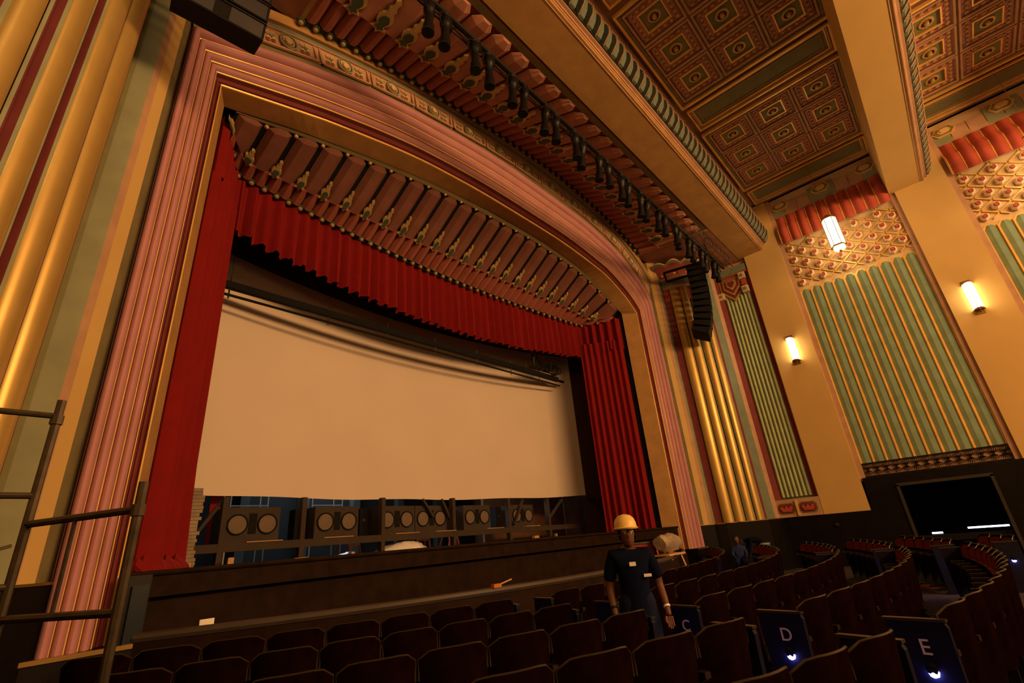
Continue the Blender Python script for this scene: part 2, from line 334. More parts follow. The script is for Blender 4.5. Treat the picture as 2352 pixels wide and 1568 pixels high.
# ------------------------------------------------------------------ splayed gold columns beside the stage
def splay(wall, f):
    X = (lambda x: x) if f == 1 else mx
    ZB, ZT = 0.0, 10.6
    def vwall(pts, z0, z1, mt, name, par=None):
        m = M()
        for a, b in zip(pts, pts[1:]): m.add([(X(a[0]),a[1],z0),(X(b[0]),b[1],z0),(X(b[0]),b[1],z1),(X(a[0]),a[1],z1)], [(0,1,2,3)])
        return part(name, m, mt, par or wall)
    vwall([(16.07,6.86),(16.2,6.62)], ZB-.65, ZT, OLIV, 'olive_strip')
    vwall([(16.2,6.62),(16.33,6.5)], ZB, ZT, TAN, 'tan_strip')
    vwall([(16.33,6.5),(16.41,6.41)], ZB, ZT, SALM, 'salmon_strip')
    vwall([(16.41,6.41),(16.60,6.41)], ZB, ZT, SAGE, 'sage_strip')
    vwall([(16.60,6.41),(16.65,6.41)], ZB, ZT, SAGED, 'dark_sage_strip')
    vwall([(16.65,6.41),(16.68,6.33),(16.72,6.20)], ZB, ZT, MAR, 'maroon_strip')
    G = [((16.72,6.18),(16.85,5.87)),((16.87,5.83),(17.03,5.60)),((17.14,5.57),(17.28,5.36)),((17.42,5.34),(17.61,5.21))]
    for k, (a, b) in enumerate(G):
        a = Vector((a[0],a[1])); b = Vector((b[0],b[1])); c = (a+b)/2; r = (b-a).length/2; d = (b-a).normalized(); nn = Vector((-d.y, d.x)); 
        if nn.dot(Vector((-1,-1))) < 0: nn = -nn
        rows = []
        for z in (ZB, 8.60):
            rows.append([(X(c.x-d.x*r*math.cos(t)+nn.x*r*.66*math.sin(t)), c.y-d.y*r*math.cos(t)+nn.y*r*.66*math.sin(t), z) for t in [PI*j/14 for j in range(15)]])
        part('gold_flute', M().grid(rows), GOLD, wall, True)
        if k < 3:
            a2 = Vector(G[k+1][0]); b2 = b; g = a2-b2; nn2 = nn*.05
            vwall([tuple(b2+nn*.02), tuple(b2+g*.22+nn*.02)], ZB, 8.02, SAGE, 'sage_fillet')
            vwall([tuple(b2+g*.22+nn*.02), tuple(b2+g*.3-nn*.05), tuple(b2+g*.7-nn*.05), tuple(b2+g*.78+nn*.02)], ZB, 8.02, MAR if f == -1 else DKGR, 'dark_groove')
            vwall([tuple(b2+g*.78+nn*.02), tuple(a2+nn*.02)], ZB, 8.02, SAGE, 'sage_fillet')
            vwall([tuple(b2+nn*.045-g*.3), tuple(a2+nn*.045+g*.3)], 8.0, 8.60, REDP, 'red_fluting')
        vwall([tuple(a-nn*.03), tuple(b-nn*.03)], ZB, 8.75, MAR, 'flute_backing')
    vwall([(16.66,6.38),(16.71,6.20)], 8.0, 8.60, REDP, 'red_fluting')
    vwall([(17.61,5.21),(17.65,5.18)], ZB, ZT, SAGE, 'sage_fillet')
    vwall([(17.65,5.18),(17.72,5.13)], ZB, ZT, MAR, 'maroon_strip')
    vwall([(17.72,5.13),(18.15,5.0)], ZB, ZT, GREY, 'grey_strip')
    vwall([(18.15,5.0),(18.45,4.95)], ZB, ZT, SALM, 'salmon_strip')
    vwall([(18.45,4.95),(18.7,4.80)], .55, ZT, MAR, 'maroon_strip')
    # column capital: blue-grey drum with shell lobes
    cc = Vector((17.75, 6.35)); pts = []
    rows = []
    for r, z in ((1.10,8.50),(1.14,8.54),(1.14,8.60),(1.15,8.60),(1.15,8.84),(1.18,8.86),(1.18,8.98),(1.0,8.98)):
        rows.append([(X(cc.x-r*math.cos(t)), cc.y-r*math.sin(t)*1.03, z) for t in [(-.02+1.62*j/18) for j in range(19)]])
    m = M(); m.grid(rows)
    m.m = [2 if i//18 < 3 else (0 if i//18 < 5 else 1) for i in range(len(m.f))]
    part('capital_drum', m, [GREY, TAN2, SALM], wall, True)
    for k in range(4):
        t = .02+.40*k+.05; dr = Vector((-math.cos(t), -math.sin(t))); tg = Vector((dr.y, -dr.x)); b0 = cc+dr*1.02
        m = M(); rows = []
        for h, out, wd in ((8.95,.02,.16),(9.10,.10,.27),(9.28,.28,.36),(9.40,.42,.38),(9.46,.50,.38),(9.52,.50,.36)):
            rows.append([(X((b0+dr*(out*(1-(q_*q_)*.4)+.06*(1-q_*q_))+tg*wd*q_).x), (b0+dr*(out*(1-(q_*q_)*.4)+.06*(1-q_*q_))+tg*wd*q_).y, h-.16*q_*q_*min(1,(h-8.9)*3)) for q_ in (-1,-.75,-.5,-.25,0,.25,.5,.75,1)])
        m.grid(rows); m.m = [2 if i//8 in (3,) else (1 if i//8 == 4 else 0) for i in range(len(m.f))]
        lobe = part('shell_lobe', m, [mat('capital_maroon', (.26,.06,.045)), GLD2, GREY], wall, True)
        bs = M(); bc = b0+dr*.14; bs.lathe([(.05,0),(.04,.05),(.0,.07)], (X(bc.x),bc.y,9.12), 8, 0, (0,0,-1)); put('capital_boss', bs.mesh('capital_boss', GLD2, True), lobe)
    # narrow fluted grille panel
    for k in range(7):
        y0 = 4.78-k*.135; m = M(); rows = []
        for z in (.62, 9.3): rows.append([(X(18.69-.055*math.sin(PI*j/6)), y0-.115*j/6, z) for j in range(7)])
        part('sage_flute', m.grid(rows), mat('pale_green_flute', (.36, .43, .24)), wall, True)
    m = M(); m.add([(X(18.69),4.8,.55),(X(18.69),3.66,.55),(X(18.69),3.66,9.4),(X(18.69),4.8,9.4)], [(0,1,2,3)]); part('upper_infill', M().add([(X(18.68),4.9,9.3),(X(18.68),3.6,9.3),(X(18.68),3.6,10.6),(X(18.68),4.9,10.6)], [(0,1,2,3)]), SALM, wall); part('panel_ground', m, mat('green_groove', (.07,.13,.05)), wall)
    vwall([(18.67,3.84),(18.67,3.72)], .55, 9.4, MAR, 'maroon_strip')
    vwall([(18.68,3.72),(18.52,3.66)], 0, 9.5, SALM, 'pilaster_edge')
    m = M(); m.box(min(X(18.45),X(18.72)), max(X(18.45),X(18.72)), 3.68, 5.02, 0, .55); part('plinth', m, SALM, wall)
    for yc in (4.02, 4.66):
        m = M(); m.add([], [])
        def oct(w_, h_, d, ct=.07): 
            return [(X(18.45-d), yc+a, .27+b) for a, b in ((-w_,-h_+ct),(-w_+ct,-h_),(w_-ct,-h_),(w_,-h_+ct),(w_,h_-ct),(w_-ct,h_),(-w_+ct,h_),(-w_,h_-ct))]
        m.prism(oct(.27,.17,0), (-.015*f,0,0), 0); m.prism(oct(.235,.14,.0), (-.03*f,0,0), 1); 
        m.prism([(X(18.42),yc+a,.27+b) for a, b in ((-.13,-.10),(.13,-.10),(.19,.02),(.14,.08),(.06,.0),(0,.09),(-.06,0),(-.14,.08),(-.19,.02))], (-.03*f,0,0), 2)
        part('plinth_cartouche', m, [SAGED, MAR, REDP], wall)
    m = M(); m.box(min(X(18.40),X(18.45)), max(X(18.40),X(18.45)), 4.31, 4.37, .03, .5); part('plinth_bar', m, GLD2, wall)
    # stepped ornament over the narrow panel
    m = M(); m.box(min(X(18.5),X(18.6)),max(X(18.5),X(18.6)),3.72,5.0,9.0,9.28,0); m.box(min(X(18.49),X(18.6)),max(X(18.49),X(18.6)),3.72,5.0,8.93,8.98,1); part('ornament_head', m, [GREY, REDP], wall)
    for k in range(6):
        s = 1-.15*k; yc = 4.38; zc = 8.65
        m = M(); m.prism([(X(18.62-.02*k),yc+a*s,zc+b*s) for a, b in ((-.46,.28),(-.46,-.25),(0,-.75),(.46,-.25),(.46,.28))], (-.04*f,0,0)); part('chevron_step', m, (TAN2 if k%2 == 0 else MAR), wall)
    for yy, zz in ((3.93,8.80),(3.93,8.22),(4.85,8.22)):
        m = M(); m.box(min(X(18.45),X(18.62)),max(X(18.45),X(18.62)),yy-.11,yy+.11,zz-.13,zz+.13,0); m.box(min(X(18.43),X(18.5)),max(X(18.43),X(18.5)),yy-.05,yy+.05,zz-.06,zz+.06,1); part('ornament_tile', m, [CREAM, GREY], wall)
    m = M(); m.box(min(X(18.46),X(18.62)),max(X(18.46),X(18.62)),3.86,4.0,8.40,8.64); part('red_block', m, REDP, wall)
wr = struct('wall_right'); wl = struct('wall_left')
splay(wr, 1); splay(wl, -1)
# ------------------------------------------------------------------ side walls: pilasters and decorated bays
PITCH = 4.94
def bay(wall, f, y0, detail=True):
    """bay between y0 (stage side) and y0-3.36"""
    X = (lambda x: x) if f == 1 else mx
    W = 3.36; nf = 10; p = W/nf; D = -f
    def bx(a, b, ya, yb, za, zb, mt, name): return part(name, M().box(min(X(a),X(b)), max(X(a),X(b)), yb, ya, za, zb), mt, wall)
    bx(18.70, 18.9, y0, y0-W, 1.3, 11.4, CREAM, 'bay_ground')
    if not detail: return
    hexa = lambda yc, z0, z1, hw, ch, dx: [(X(18.70-dx), yc-hw, z0), (X(18.70-dx), yc+hw, z0), (X(18.70-dx), yc+hw, z1-ch), (X(18.70-dx), yc+hw*.45, z1), (X(18.70-dx), yc-hw*.45, z1), (X(18.70-dx), yc-hw, z1-ch)]
    for k in range(nf):
        yc = y0-p*(k+.5)
        m = M(); m.prism(hexa(yc, 1.3, 7.50, p/2*.99, .10, 0), (D*.018,0,0)); m.box(min(X(18.64),X(18.69)),max(X(18.64),X(18.69)),yc+p/2-.018,yc+p/2+.018,1.3,7.40); part('gold_frame', m, GLD2, wall)
        m = M(); z0, z1 = 1.3, 7.45; hw = p/2-.034
        rows = [[(X(18.68), yc+hw, z), (X(18.655), yc+hw*.15, z), (X(18.655), yc-hw*.5, z), (X(18.68), yc-hw, z)] for z in (z0, z1-.12)]
        rows.append([(X(18.68), yc+hw*.45, z1), (X(18.655), yc+hw*.1, z1), (X(18.655), yc-hw*.3, z1), (X(18.68), yc-hw*.45, z1)])
        m.grid(rows); m.add(rows[-1], [(0,1,2,3)])
        m.m = [1 if i % 3 == 1 else 0 for i in range(len(m.f))]
        part('green_flute', m, [GREEN, mat('pale_green_flute_face', (.23, .36, .28))], wall)
        m = M(); rows = []
        for z, dx in ((10.52,.03),(10.2,.10),(9.98,.26),(9.7,.28),(9.34,.24)):
            rows.append([(X(18.70-dx-.09*math.sin(PI*j/6)), y0-p*k-.02-(p-.045)*j/6, z - (0 if z > 9.4 else .05*math.sin(PI*j/6))) for j in range(7)])
        part('red_drape_fold', m.grid(rows), REDP, wall, True)
        m = M(); rows = []
        for z, dx in ((10.52,.02),(10.2,.09),(9.98,.25),(9.7,.27),(9.36,.23)):
            rows.append([(X(18.70-dx), y0-p*k+.03, z), (X(18.70-dx-.03), y0-p*k, z), (X(18.70-dx), y0-p*k-.03, z)])
        part('tan_fillet', m.grid(rows), GLD2, wall)
    # diamond lattice with flowers
    hx, hz = p, .235
    for i in range(nf+1):
        for j in range(-1, 8):
            pass
    yA, yB, zA, zB = y0, y0-W, 7.60, 9.40
    def clip(ya, za, yb, zb):
        t0, t1 = 0., 1.
        dy, dz = yb-ya, zb-za
        for pq, q in ((-dy, ya-yB), (dy, yA-ya), (-dz, za-zA), (dz, zB-za)):
            if abs(pq) < 1e-9:
                if q < 0: return None
            else:
                r = q/pq
                if pq < 0: t0 = max(t0, r)
                else: t1 = min(t1, r)
        if t0 >= t1-1e-3: return None
        return (ya+dy*t0, za+dz*t0), (ya+dy*t1, za+dz*t1)
    slope = .235/.336
    for s in (1, -1):
        for k in range(-15, 31, 2):
            yr = y0-.168; zr = 7.725+.235*k
            c = clip(yr-12, zr-s*12*slope, yr+12, zr+s*12*slope)
            if c: part('lattice_rib', M().bar((X(18.67),c[0][0],c[0][1]), (X(18.67),c[1][0],c[1][1]), .032, .045, 0, (1,0,0)), GLD2, wall)
    n = 0
    for i in range(0, 10):
        for j in range(0, 8):
            if (i+j) % 2 == 0:
                yc = y0-.168-.336*i; zc = 7.725+.235*j
                if zc > 9.25: continue
                put('flower', FLOWER, wall, (X(18.66), yc, zc), (0,0,0 if f == 1 else PI), (1.3,1.7,1.6))
    # cove panel with medallions
    bx(18.66, 18.7, y0-.02, y0-W+.02, 10.55, 10.70, SALM, 'cove_fillet')
    n8 = 8; q = W/n8
    zt = [10.98,11.14,11.0,11.12,11.2,11.12,11.0,11.14]
    for k in range(n8):
        yc = y0-q*(k+.5); tall = k in (0, 3, 4, 7)
        m = M(); h = 11.2 if tall else 11.05
        m.prism([(X(18.69),yc-q/2+.01,10.58),(X(18.69),yc+q/2-.01,10.58),(X(18.69),yc+q/2-.01,h-(.12 if k in (0,) else 0)),(X(18.69),yc-q/2+.01,h-(.12 if k == 7 else 0))], (D*.035,0,0))
        part('cove_facet', m, (SAGE if tall else SALM), wall)
    for yc in (y0-.30, y0-W/2, y0-W+.30):
        m = M()
        for hw, hh, d, mi in ((.30,.17,.05,0),(.26,.13,.07,1),(.17,.09,.09,0),(.10,.055,.13,2)):
            m.prism([(X(18.66),yc+a*hw,11.0+b*hh) for a, b in ((-1,0),(-.6,-1),(.6,-1),(1,0),(.6,1),(-.6,1))], (D*d,0,0), mi)
        part('cove_medallion', m, [GLD2, SAGED, CREAM], wall)
    # iron grille band
    bx(18.68, 18.72, y0, y0-W, .93, 1.34, SALM, 'grille_backing')
    m = M(); xg = X(18.62)
    for z in (.95, 1.33): m.bar((xg,y0,z),(xg,y0-W,z),.05,.03)
    for k in range(11): m.bar((xg,y0-W*k/10,.95),(xg,y0-W*k/10,1.33),.03,.03) if k in (0,10) else None
    part('grille_frame', m, BLK, wall)
    fan = M()
    for s in (1,-1):
        for a in range(7):
            t = -1.25+a*.415; fan.tube([(0,0,s*.02),(-.0,.09*math.sin(t),s*(.03+.06*math.cos(t))),(0,.16*math.sin(t),s*(.05+.125*math.cos(t)))], .011, 4)
    fan.box(-.01,.01,-.05,.05,-.012,.012)
    fm = fan.mesh('grille_fan', BLK)
    for k in range(14): put('grille_fan', fm, wall, (xg, y0-W*(k+.5)/14, 1.14), None, (1,.8,.98))
fl = M()
for r, x, mi in ((.0,-.10,0),):
    pass
hexp = [(.062*math.cos(PI/6+PI/3*k), .075*math.sin(PI/6+PI/3*k)) for k in range(6)]
fl.grid([[(0,a*1.15,b*1.15) for a, b in hexp], [(-.05,a*1.1,b*1.1) for a, b in hexp], [(-.09,a*.75,b*.8) for a, b in hexp], [(-.06,a*.45,b*.5) for a, b in hexp]], 0, True)
fl.prism([(-.07,a*.42,b*.5) for a, b in hexp], (-.04,0,0), 1)
FLOWER = fl.mesh('flower', [WHITE, REDP])
def pil(wall, f, ya, yb, z0=0.0):
    X = (lambda x: x) if f == 1 else mx
    def bx(a, b, y1, y2, za, zb, mt, name): return part(name, M().box(min(X(a),X(b)), max(X(a),X(b)), y2, y1, za, zb), mt, wall)
    bx(18.52, 18.9, ya, yb, z0, 11.4, TAN, 'pilaster')
for f, wall in ((1, wr), (-1, wl)):
    X = (lambda x: x) if f == 1 else mx
    pil(wall, f, 3.66, 2.42)
    part('bay_edge', M().box(min(X(18.6),X(18.8)), max(X(18.6),X(18.8)), 2.27, 2.42, .83, 11.4), SALM, wall)
    for b in range(3):
        y0 = 2.27-PITCH*b
        bay(wall, f, y0, detail=(f == 1 and b < 2))
        part('bay_edge', M().box(min(X(18.6),X(18.8)), max(X(18.6),X(18.8)), y0-3.36-.14, y0-3.36, .83, 11.4), SALM, wall)
        pil(wall, f, y0-3.50, y0-4.80)
        part('bay_edge', M().box(min(X(18.6),X(18.8)), max(X(18.6),X(18.8)), y0-4.94, y0-4.80, .83, 11.4), SALM, wall)
    # dark wainscot, stepping up below the bays
    m = M(); xa, xb = min(X(18.5),X(18.9)), max(X(18.5),X(18.9))
    m.box(xa, xb, 2.36, 5.0, -1.5, 0); m.box(xa, xb, 1.60, 2.36, -1.5, .92); m.box(xa, xb, -.54, 1.60, .62, .92); m.box(xa, xb, -14, -.54, -1.5, .92)
    part('wainscot', m, WAIN, wall)
    m = M()
    pl = [(16.05,6.75),(16.36,6.35),(16.60,6.33),(16.7,6.1),(17.05,5.5),(17.6,5.08),(18.1,4.9),(18.6,4.85)]
    for a, b in zip(pl, pl[1:]):
        m.add([(X(a[0]),a[1],-1.5),(X(b[0]),b[1],-1.5),(X(b[0]),b[1],0),(X(a[0]),a[1],0)], [(0,1,2,3)])
        m.add([(X(a[0]),a[1],0),(X(b[0]),b[1],0),(X(b[0]+.15),b[1]+.15,0),(X(a[0]+.15),a[1]+.15,0)], [(0,1,2,3)])
    part('splay_wainscot', m, WAIN, wall)
    m = M(); 
    for a, b in zip(pl, pl[1:]): m.bar((X(a[0]),a[1],0),(X(b[0]),b[1],0),.03,.025)
    part('wainscot_cap', m, BRSS, wall)
    # jamb plinth
    m = M(); m.box(min(X(15.35),X(16.2)), max(X(15.35),X(16.2)), 6.62, 7.4, -1.5, -.64); part('jamb_plinth', m, WAIN, wall)
    m = M(); m.box(min(X(15.35),X(16.2)), max(X(15.35),X(16.2)), 6.60, 6.66, -.66, -.62); part('plinth_cap', m, BRSS, wall)
# side doorway (dark room beyond with cold tubes)
dr = struct('door_1')
m = M(); m.box(18.46,18.56,1.53,1.60,-1.5,.62); m.box(18.46,18.56,-.54,-.47,-1.5,.62); m.box(18.46,18.56,-.54,1.60,.58,.66); part('door_frame', m, mat('door_frame_paint', (.035,.026,.02)), dr)
m = M(); m.box(18.9,22,-1.2,2.4,-1.6,-1.5); m.box(21.9,22,-1.2,2.4,-1.5,1.5); m.box(18.9,22,-1.3,-1.2,-1.5,1.5); m.box(18.9,22,2.4,2.5,-1.5,1.5); m.box(18.9,22,-1.2,2.4,1.4,1.5); part('room_beyond', m, BLKM, dr)
for ya, yb, z in ((1.22,.98,-.74),(.42,-.42,-.66)):
    part('tube_light', M().tube([(18.8,ya,z),(18.8,yb,z)], .022, 8), TUBE, dr)
part('door_rail', M().bar((18.75,1.5,-.86),(18.75,-.47,-.86),.05,.16), BLK, dr)
# back wall of the hall
wb = struct('wall_back')
part('plaster', M().box(-1.9,18.8,-14.2,-14,-1.5,11.4), TAN2, wb)
# ------------------------------------------------------------------ ceiling: beams, corbels and coffers
ce = struct('ceiling'); ZC = 11.4
part('ceiling_ground', M().box(-1.9,18.8,-14,3.9,ZC+.12,ZC+.3), SALM, ce)
for b in range(4):
    ya = 3.86-PITCH*b; yb = ya-.90
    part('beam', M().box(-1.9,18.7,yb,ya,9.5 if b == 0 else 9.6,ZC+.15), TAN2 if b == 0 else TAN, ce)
    if b > 1: continue
    part('beam_edge_moulding', M().tube([(-1.8,yb-.01,9.6),(18.6,yb-.01,9.6)], .022, 6), SALM, ce)
    part('beam_edge_moulding', M().tube([(-1.8,yb-.04,9.65),(18.6,yb-.04,9.65)], .02, 6), SALM, ce)
    part('beam_edge_line', M().tube([(-1.8,yb+.06,9.5+.1*b),(18.6,yb+.06,9.5+.1*b)], .010, 6), SALM, ce)
    part('corbel_ground', M().box(-1.8,18.65,yb-.12,yb,9.66,ZC), SALM, ce)
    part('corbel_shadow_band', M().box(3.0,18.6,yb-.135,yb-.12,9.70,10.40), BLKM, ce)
    cb = M(); rows = []
    for x, in ((-.13,),(.13,)):
        rows.append([(x,0,0),(x,-.07,.0),(x,-.17,.14),(x,-.22,.34),(x,-.20,.52),(x,-.14,.64),(x,0,.64)])
    cb.grid([[Vector(p) for p in r] for r in rows], 0, True, True)
    cb.tube([(-.14,-.03,0),(-.14,-.21,.2),(-.14,-.25,.38),(-.14,-.15,.63)], .018, 5, 1)
    cbm = cb.mesh('corbel', [mat('corbel_grey_green', (.115,.15,.12)), SALM])
    for k in range(50):
        x = 18.45-k*.312
        if x < 3: break
        cbl = put('corbel', cbm, ce, (x, yb-.13, 9.73), None, (.56,1,1))
# coffers
def frame_ring(m, x0, x1, y0, y1, z, wd, dp, mi):
    m.box(x0,x1,y0,y0+wd,z-dp,z,mi); m.box(x0,x1,y1-wd,y1,z-dp,z,mi); m.box(x0,x0+wd,y0+wd,y1-wd,z-dp,z,mi); m.box(x1-wd,x1,y0+wd,y1-wd,z-dp,z,mi)
CARV = mat('carved_rose_band', (.44, .20, .16), var=.3, scale=20)
co = M(); s = .575
frame_ring(co,-s,s,-s,s,.0,.05,.04,0); frame_ring(co,-.50,.50,-.50,.50,.06,.20,.04,1); frame_ring(co,-.31,.31,-.31,.31,.03,.03,.05,2)
co.box(-.29,.29,-.29,.29,.03,.06,3)
com = co.mesh('coffer', [SALM, CARV, GLD2, SAGED])
cv = M()
for a in range(6):
    for sgn in (-1,1):
        q = -.42+a*.168
        for c, d in ((q, sgn*.41), (sgn*.41, q)):
            cv.lathe([(.055,0),(.045,.03),(.02,.035)], (c,d,.02), 5, 0, (0,0,-1)); 
            cv.lathe([(.018,0),(.012,.03)], (c+.08*(1 if abs(d)>.4 and abs(d)<.42 else 0),d+.08*(0 if abs(d)>.4 and abs(d)<.42 else 1),.02), 4, 1, (0,0,-1))
cvm = cv.mesh('carved_leaf_border', [mat('leaf_carving', (.46,.27,.15)), SAGED])
bo = M(); bo.lathe([(.15,0),(.14,.03),(.10,.03),(.09,.01),(.05,.01),(.045,.07),(.03,.08)], (0,0,.03), 12, 0, (0,0,-1)); bo.m = [1 if 24 <= i < 48 else 0 for i in range(len(bo.f))]
bom = bo.mesh('boss', [OGLD, MAR], True)
rc = M(); frame_ring(rc,-.52,.52,-1.88,1.88,.0,.05,.06,0); frame_ring(rc,-.45,.45,-1.81,1.81,.03,.04,.04,1); frame_ring(rc,-.40,.40,-1.76,1.76,.04,.03,.04,0); rc.box(-.45,.45,-1.81,1.81,.04,.08,2); frame_ring(rc,-.28,.28,-1.64,1.64,.035,.012,.02,1)
rcm = rc.mesh('long_panel', [GLD2, SALM, SAGED])
fr = M(); frame_ring(fr,-1.95,1.95,-1.93,1.93,.0,.06,.09,0); frame_ring(fr,-1.88,1.88,-1.86,1.86,.02,.06,.05,1)
frm = fr.mesh('coffer_frame', [GLD2, OLIV])
bar = M(); bar.box(-.02,.02,-1.8,1.8,-.03,.02)
for b in range(2):
    yc = .80-PITCH*b
    for xc in (15.17, 9.83, 4.49):
        put('coffer_frame', frm, ce, (xc, yc, ZC))
        for i in (-1,0,1):
            for j in (-1,0,1):
                o = put('coffer', com, ce, (xc+1.2*i, yc+1.2*j, ZC)); put('carved_leaf_border', cvm, o); put('boss', bom, o, None, None, (1.15,1.15,1.3))
    for xc in (17.85, 12.5, 7.16): put('long_panel', rcm, ce, (xc, yc, ZC))
    part('ceiling_margin', M().box(-1.8,18.65,yc-1.99,yc-1.93,ZC-.02,ZC+.13), SALM, ce)
for i in range(0):
    pass
# ------------------------------------------------------------------ floor
fl_ = struct('floor')
part('carpet', M().box(-1.9,19,-14,8,-1.6,-1.5), CARP, fl_)
part('carpet_stripe', M().box(13.1,13.75,-9,4.2,-1.5,-1.494), REDCARP, fl_)
# ------------------------------------------------------------------ stage
st = struct('trim_3')
part('stage_deck', M().box(.3,16.6,7.22,18.5,-.12,.0), STAGEW, st)
part('apron_face', M().box(1.36,15.48,7.18,7.30,-.24,.02), STAGEW, st)
part('apron_nosing', M().tube([(1.36,7.17,.01),(15.48,7.17,.01)], .03, 8), STAGEW, st)
part('apron_lower', M().box(1.36,15.48,7.30,7.42,-1.5,-.2), STAGEW, st)
m = M(); m.box(1.36,1.62,6.9,7.35,-1.5,.0); part('apron_corner_box', m, BLK, st)
part('apron_plate', M().box(1.45,1.6,6.86,6.9,-1.2,-.1), mat('dull_blue_steel', (.03,.04,.055), rough=.3, metal=.6), st)
wbk = struct('wall_stage')
part('back_wall', M().box(-3,20,18.5,18.7,-.1,12), COLDW, wbk)
part('side_wall', M().box(17.4,17.6,7.6,18.5,-.1,12), mat('stage_side_wall', (.22,.10,.045)), wbk)
tag(part('wing_flat', M().box(12.6,17.3,12.9,13.0,0,3.2), mat('brown_flat', (.20,.085,.035)), None), 'brown wing flat behind the right end of the speaker platform', 'flat')
part('side_wall', M().box(-1.0,-.8,7.6,18.5,-.1,12), mat('stage_side_wall_left', (.10,.07,.05)), wbk)
part('fly_loft', M().box(-3,20,7.7,18.7,11.5,11.7), BLKM, wbk)
m = M(); m.box(-3,1.5,7.65,7.8,-.1,12); m.box(15.34,20,7.65,7.8,-.1,12); m.box(1.5,15.34,9.9,10.0,7.5,12); part('stage_surround', m, BLKM, wbk)
for i in range(7):
    part('back_wall_pier', M().box(2.2+i*2.1,2.5+i*2.1,18.2,18.5,-.1,6), mat('pier_grey', (.07,.08,.08)), wbk)
# pit rail
rl = struct('trim_4')
C0 = Vector((8.1, 17.0))
def onarc(R, th, z): return Vector((C0.x+R*math.sin(th), C0.y-R*math.cos(th), z))
m = M(); A_ = [-.575+1.15*k/40 for k in range(41)]
m.grid([[onarc(R, t, z) for t in A_] for R, z in ((11.98,-1.5),(11.98,-.64),(12.12,-.64),(12.12,-1.5))]); part('pit_wall', m, STAGEW, rl)
part('pit_rail_cap', M().tube([onarc(12.05, t, -.60) for t in A_], .05, 8), mat('rail_cap_wood', (.05,.038,.03), rough=.35), rl, True)
# ------------------------------------------------------------------ screen, masking, curtains
def yscr(x): t = (x-8.42)/7.3; return 10.6+1.0*(1-t*t)
xs = [1.12+(15.72-1.12)*k/60 for k in range(61)]
m = M(); m.grid([[(x, yscr(x), 1.37+.015*math.sin(x*1.7)-.04*(1-((x-8.42)/7.3)**2)) for x in xs], [(x, yscr(x), 4) for x in xs], [(x, yscr(x), 6.86) for x in xs]])
o = part('projection_screen', m, SCRN, None, True); tag(o, 'large curved off-white cinema screen filling the stage opening', 'screen')
m = M(); m.grid([[(x, yscr(x)-.03, 6.83-.12*(1-((x-8.42)/7.3)**2)) for x in xs], [(x, yscr(x)-.06, 7.9) for x in xs]])
o = part('top_masking', m, MASK, None, True); tag(o, 'dark brown cloth masking above the cinema screen behind the red valance', 'curtain')
m = M(); m.grid([[(15.70,10.6,1.3),(15.70,10.6,8.2)],[(16.9,10.3,0.02),(16.9,10.3,8.2)]]); m.grid([[(15.70,10.6,0.02),(15.70,10.6,1.3)],[(16.9,10.3,0.02),(16.9,10.3,1.3)]])
o = part('side_masking', m, MASK, None); tag(o, 'dark brown flat between the screen and the right red curtain', 'curtain')
def curtain(path, z0, z1, amp, n, wob=0., seed=1, zb=None, zt=None, gather=0):
    rnd = random.Random(seed); P_ = [Vector(p) for p in path]; L_ = [0]
    for a, b in zip(P_, P_[1:]): L_.append(L_[-1]+(b-a).length)
    N = n; ph = 0; rows = []; offs = []
    for k in range(N+1):
        offs.append((amp*math.sin(ph), rnd.uniform(-wob, wob))); ph += rnd.uniform(.55, 1.0)
    zs = [0,.04,.15,.3,.5,.75,1]
    for zi in zs:
        row = []
        for k in range(N+1):
            s = L_[-1]*k/N; i = max(j for j in range(len(L_)) if L_[j] <= s+1e-9); i = min(i, len(P_)-2)
            t = (s-L_[i])/(L_[i+1]-L_[i]); p = P_[i].lerp(P_[i+1], t); d = (P_[i+1]-P_[i]).normalized(); nn = Vector((-d.y, d.x))
            g = offs[k]; zlo = z0 if zb is None else zb(p.x); z = zlo+(z1-zlo)*zi + (g[1] if zi == 0 else 0)
            a = g[0]*(1-.35*zi)
            if gather: a += gather*math.sin(k*.21)*(1-zi)**3
            row.append((p.x+nn.x*a, p.y+nn.y*a, z))
        rows.append(row)
    return M().grid(rows)
vp = [(1.62,7.7),(2.2,8.9)]+[(x, yval(x)) for x in [2.4+12.04*k/24 for k in range(25)]]+[(14.64,8.9),(15.22,7.7)]
o = part('valance', curtain(vp, 6.0, 7.46, .11, 430, .04, 3, zb=lambda x: 5.82+.33*((x-8.42)/6.1)**2), REDC, None, True)
tag(o, 'deep red pleated velvet valance across the top of the stage opening', 'curtain')
o = part('leg_curtain', curtain([(1.60,7.72),(1.95,8.3),(2.36,9.12)], .02, 6.6, .13, 46, .02, 5, gather=-.10), REDC, None, True); tag(o, 'red velvet side curtain bunched on the stage at the left of the screen', 'curtain', None)
o = part('leg_curtain', curtain([(14.40,9.1),(14.9,8.3),(15.18,7.75)], .03, 6.6, .07, 60, .04, 9, gather=.10), REDC, None, True); tag(o, 'red velvet side curtain hanging to the right of the screen', 'curtain', None)
m = M()
for k in range(9):
    t = k/8; m.tube([(1.5+t*.75,7.55+t*1.2,.05),(1.56+t*.75,7.42+t*1.2,.12+.05*(k%2)),(1.66+t*.75,7.5+t*1.2,.04)], .075, 7)
o = part('curtain_hem_heap', m, REDC, None, True); tag(o, 'heap of red velvet curtain hem lying on the stage edge at left', 'curtain')
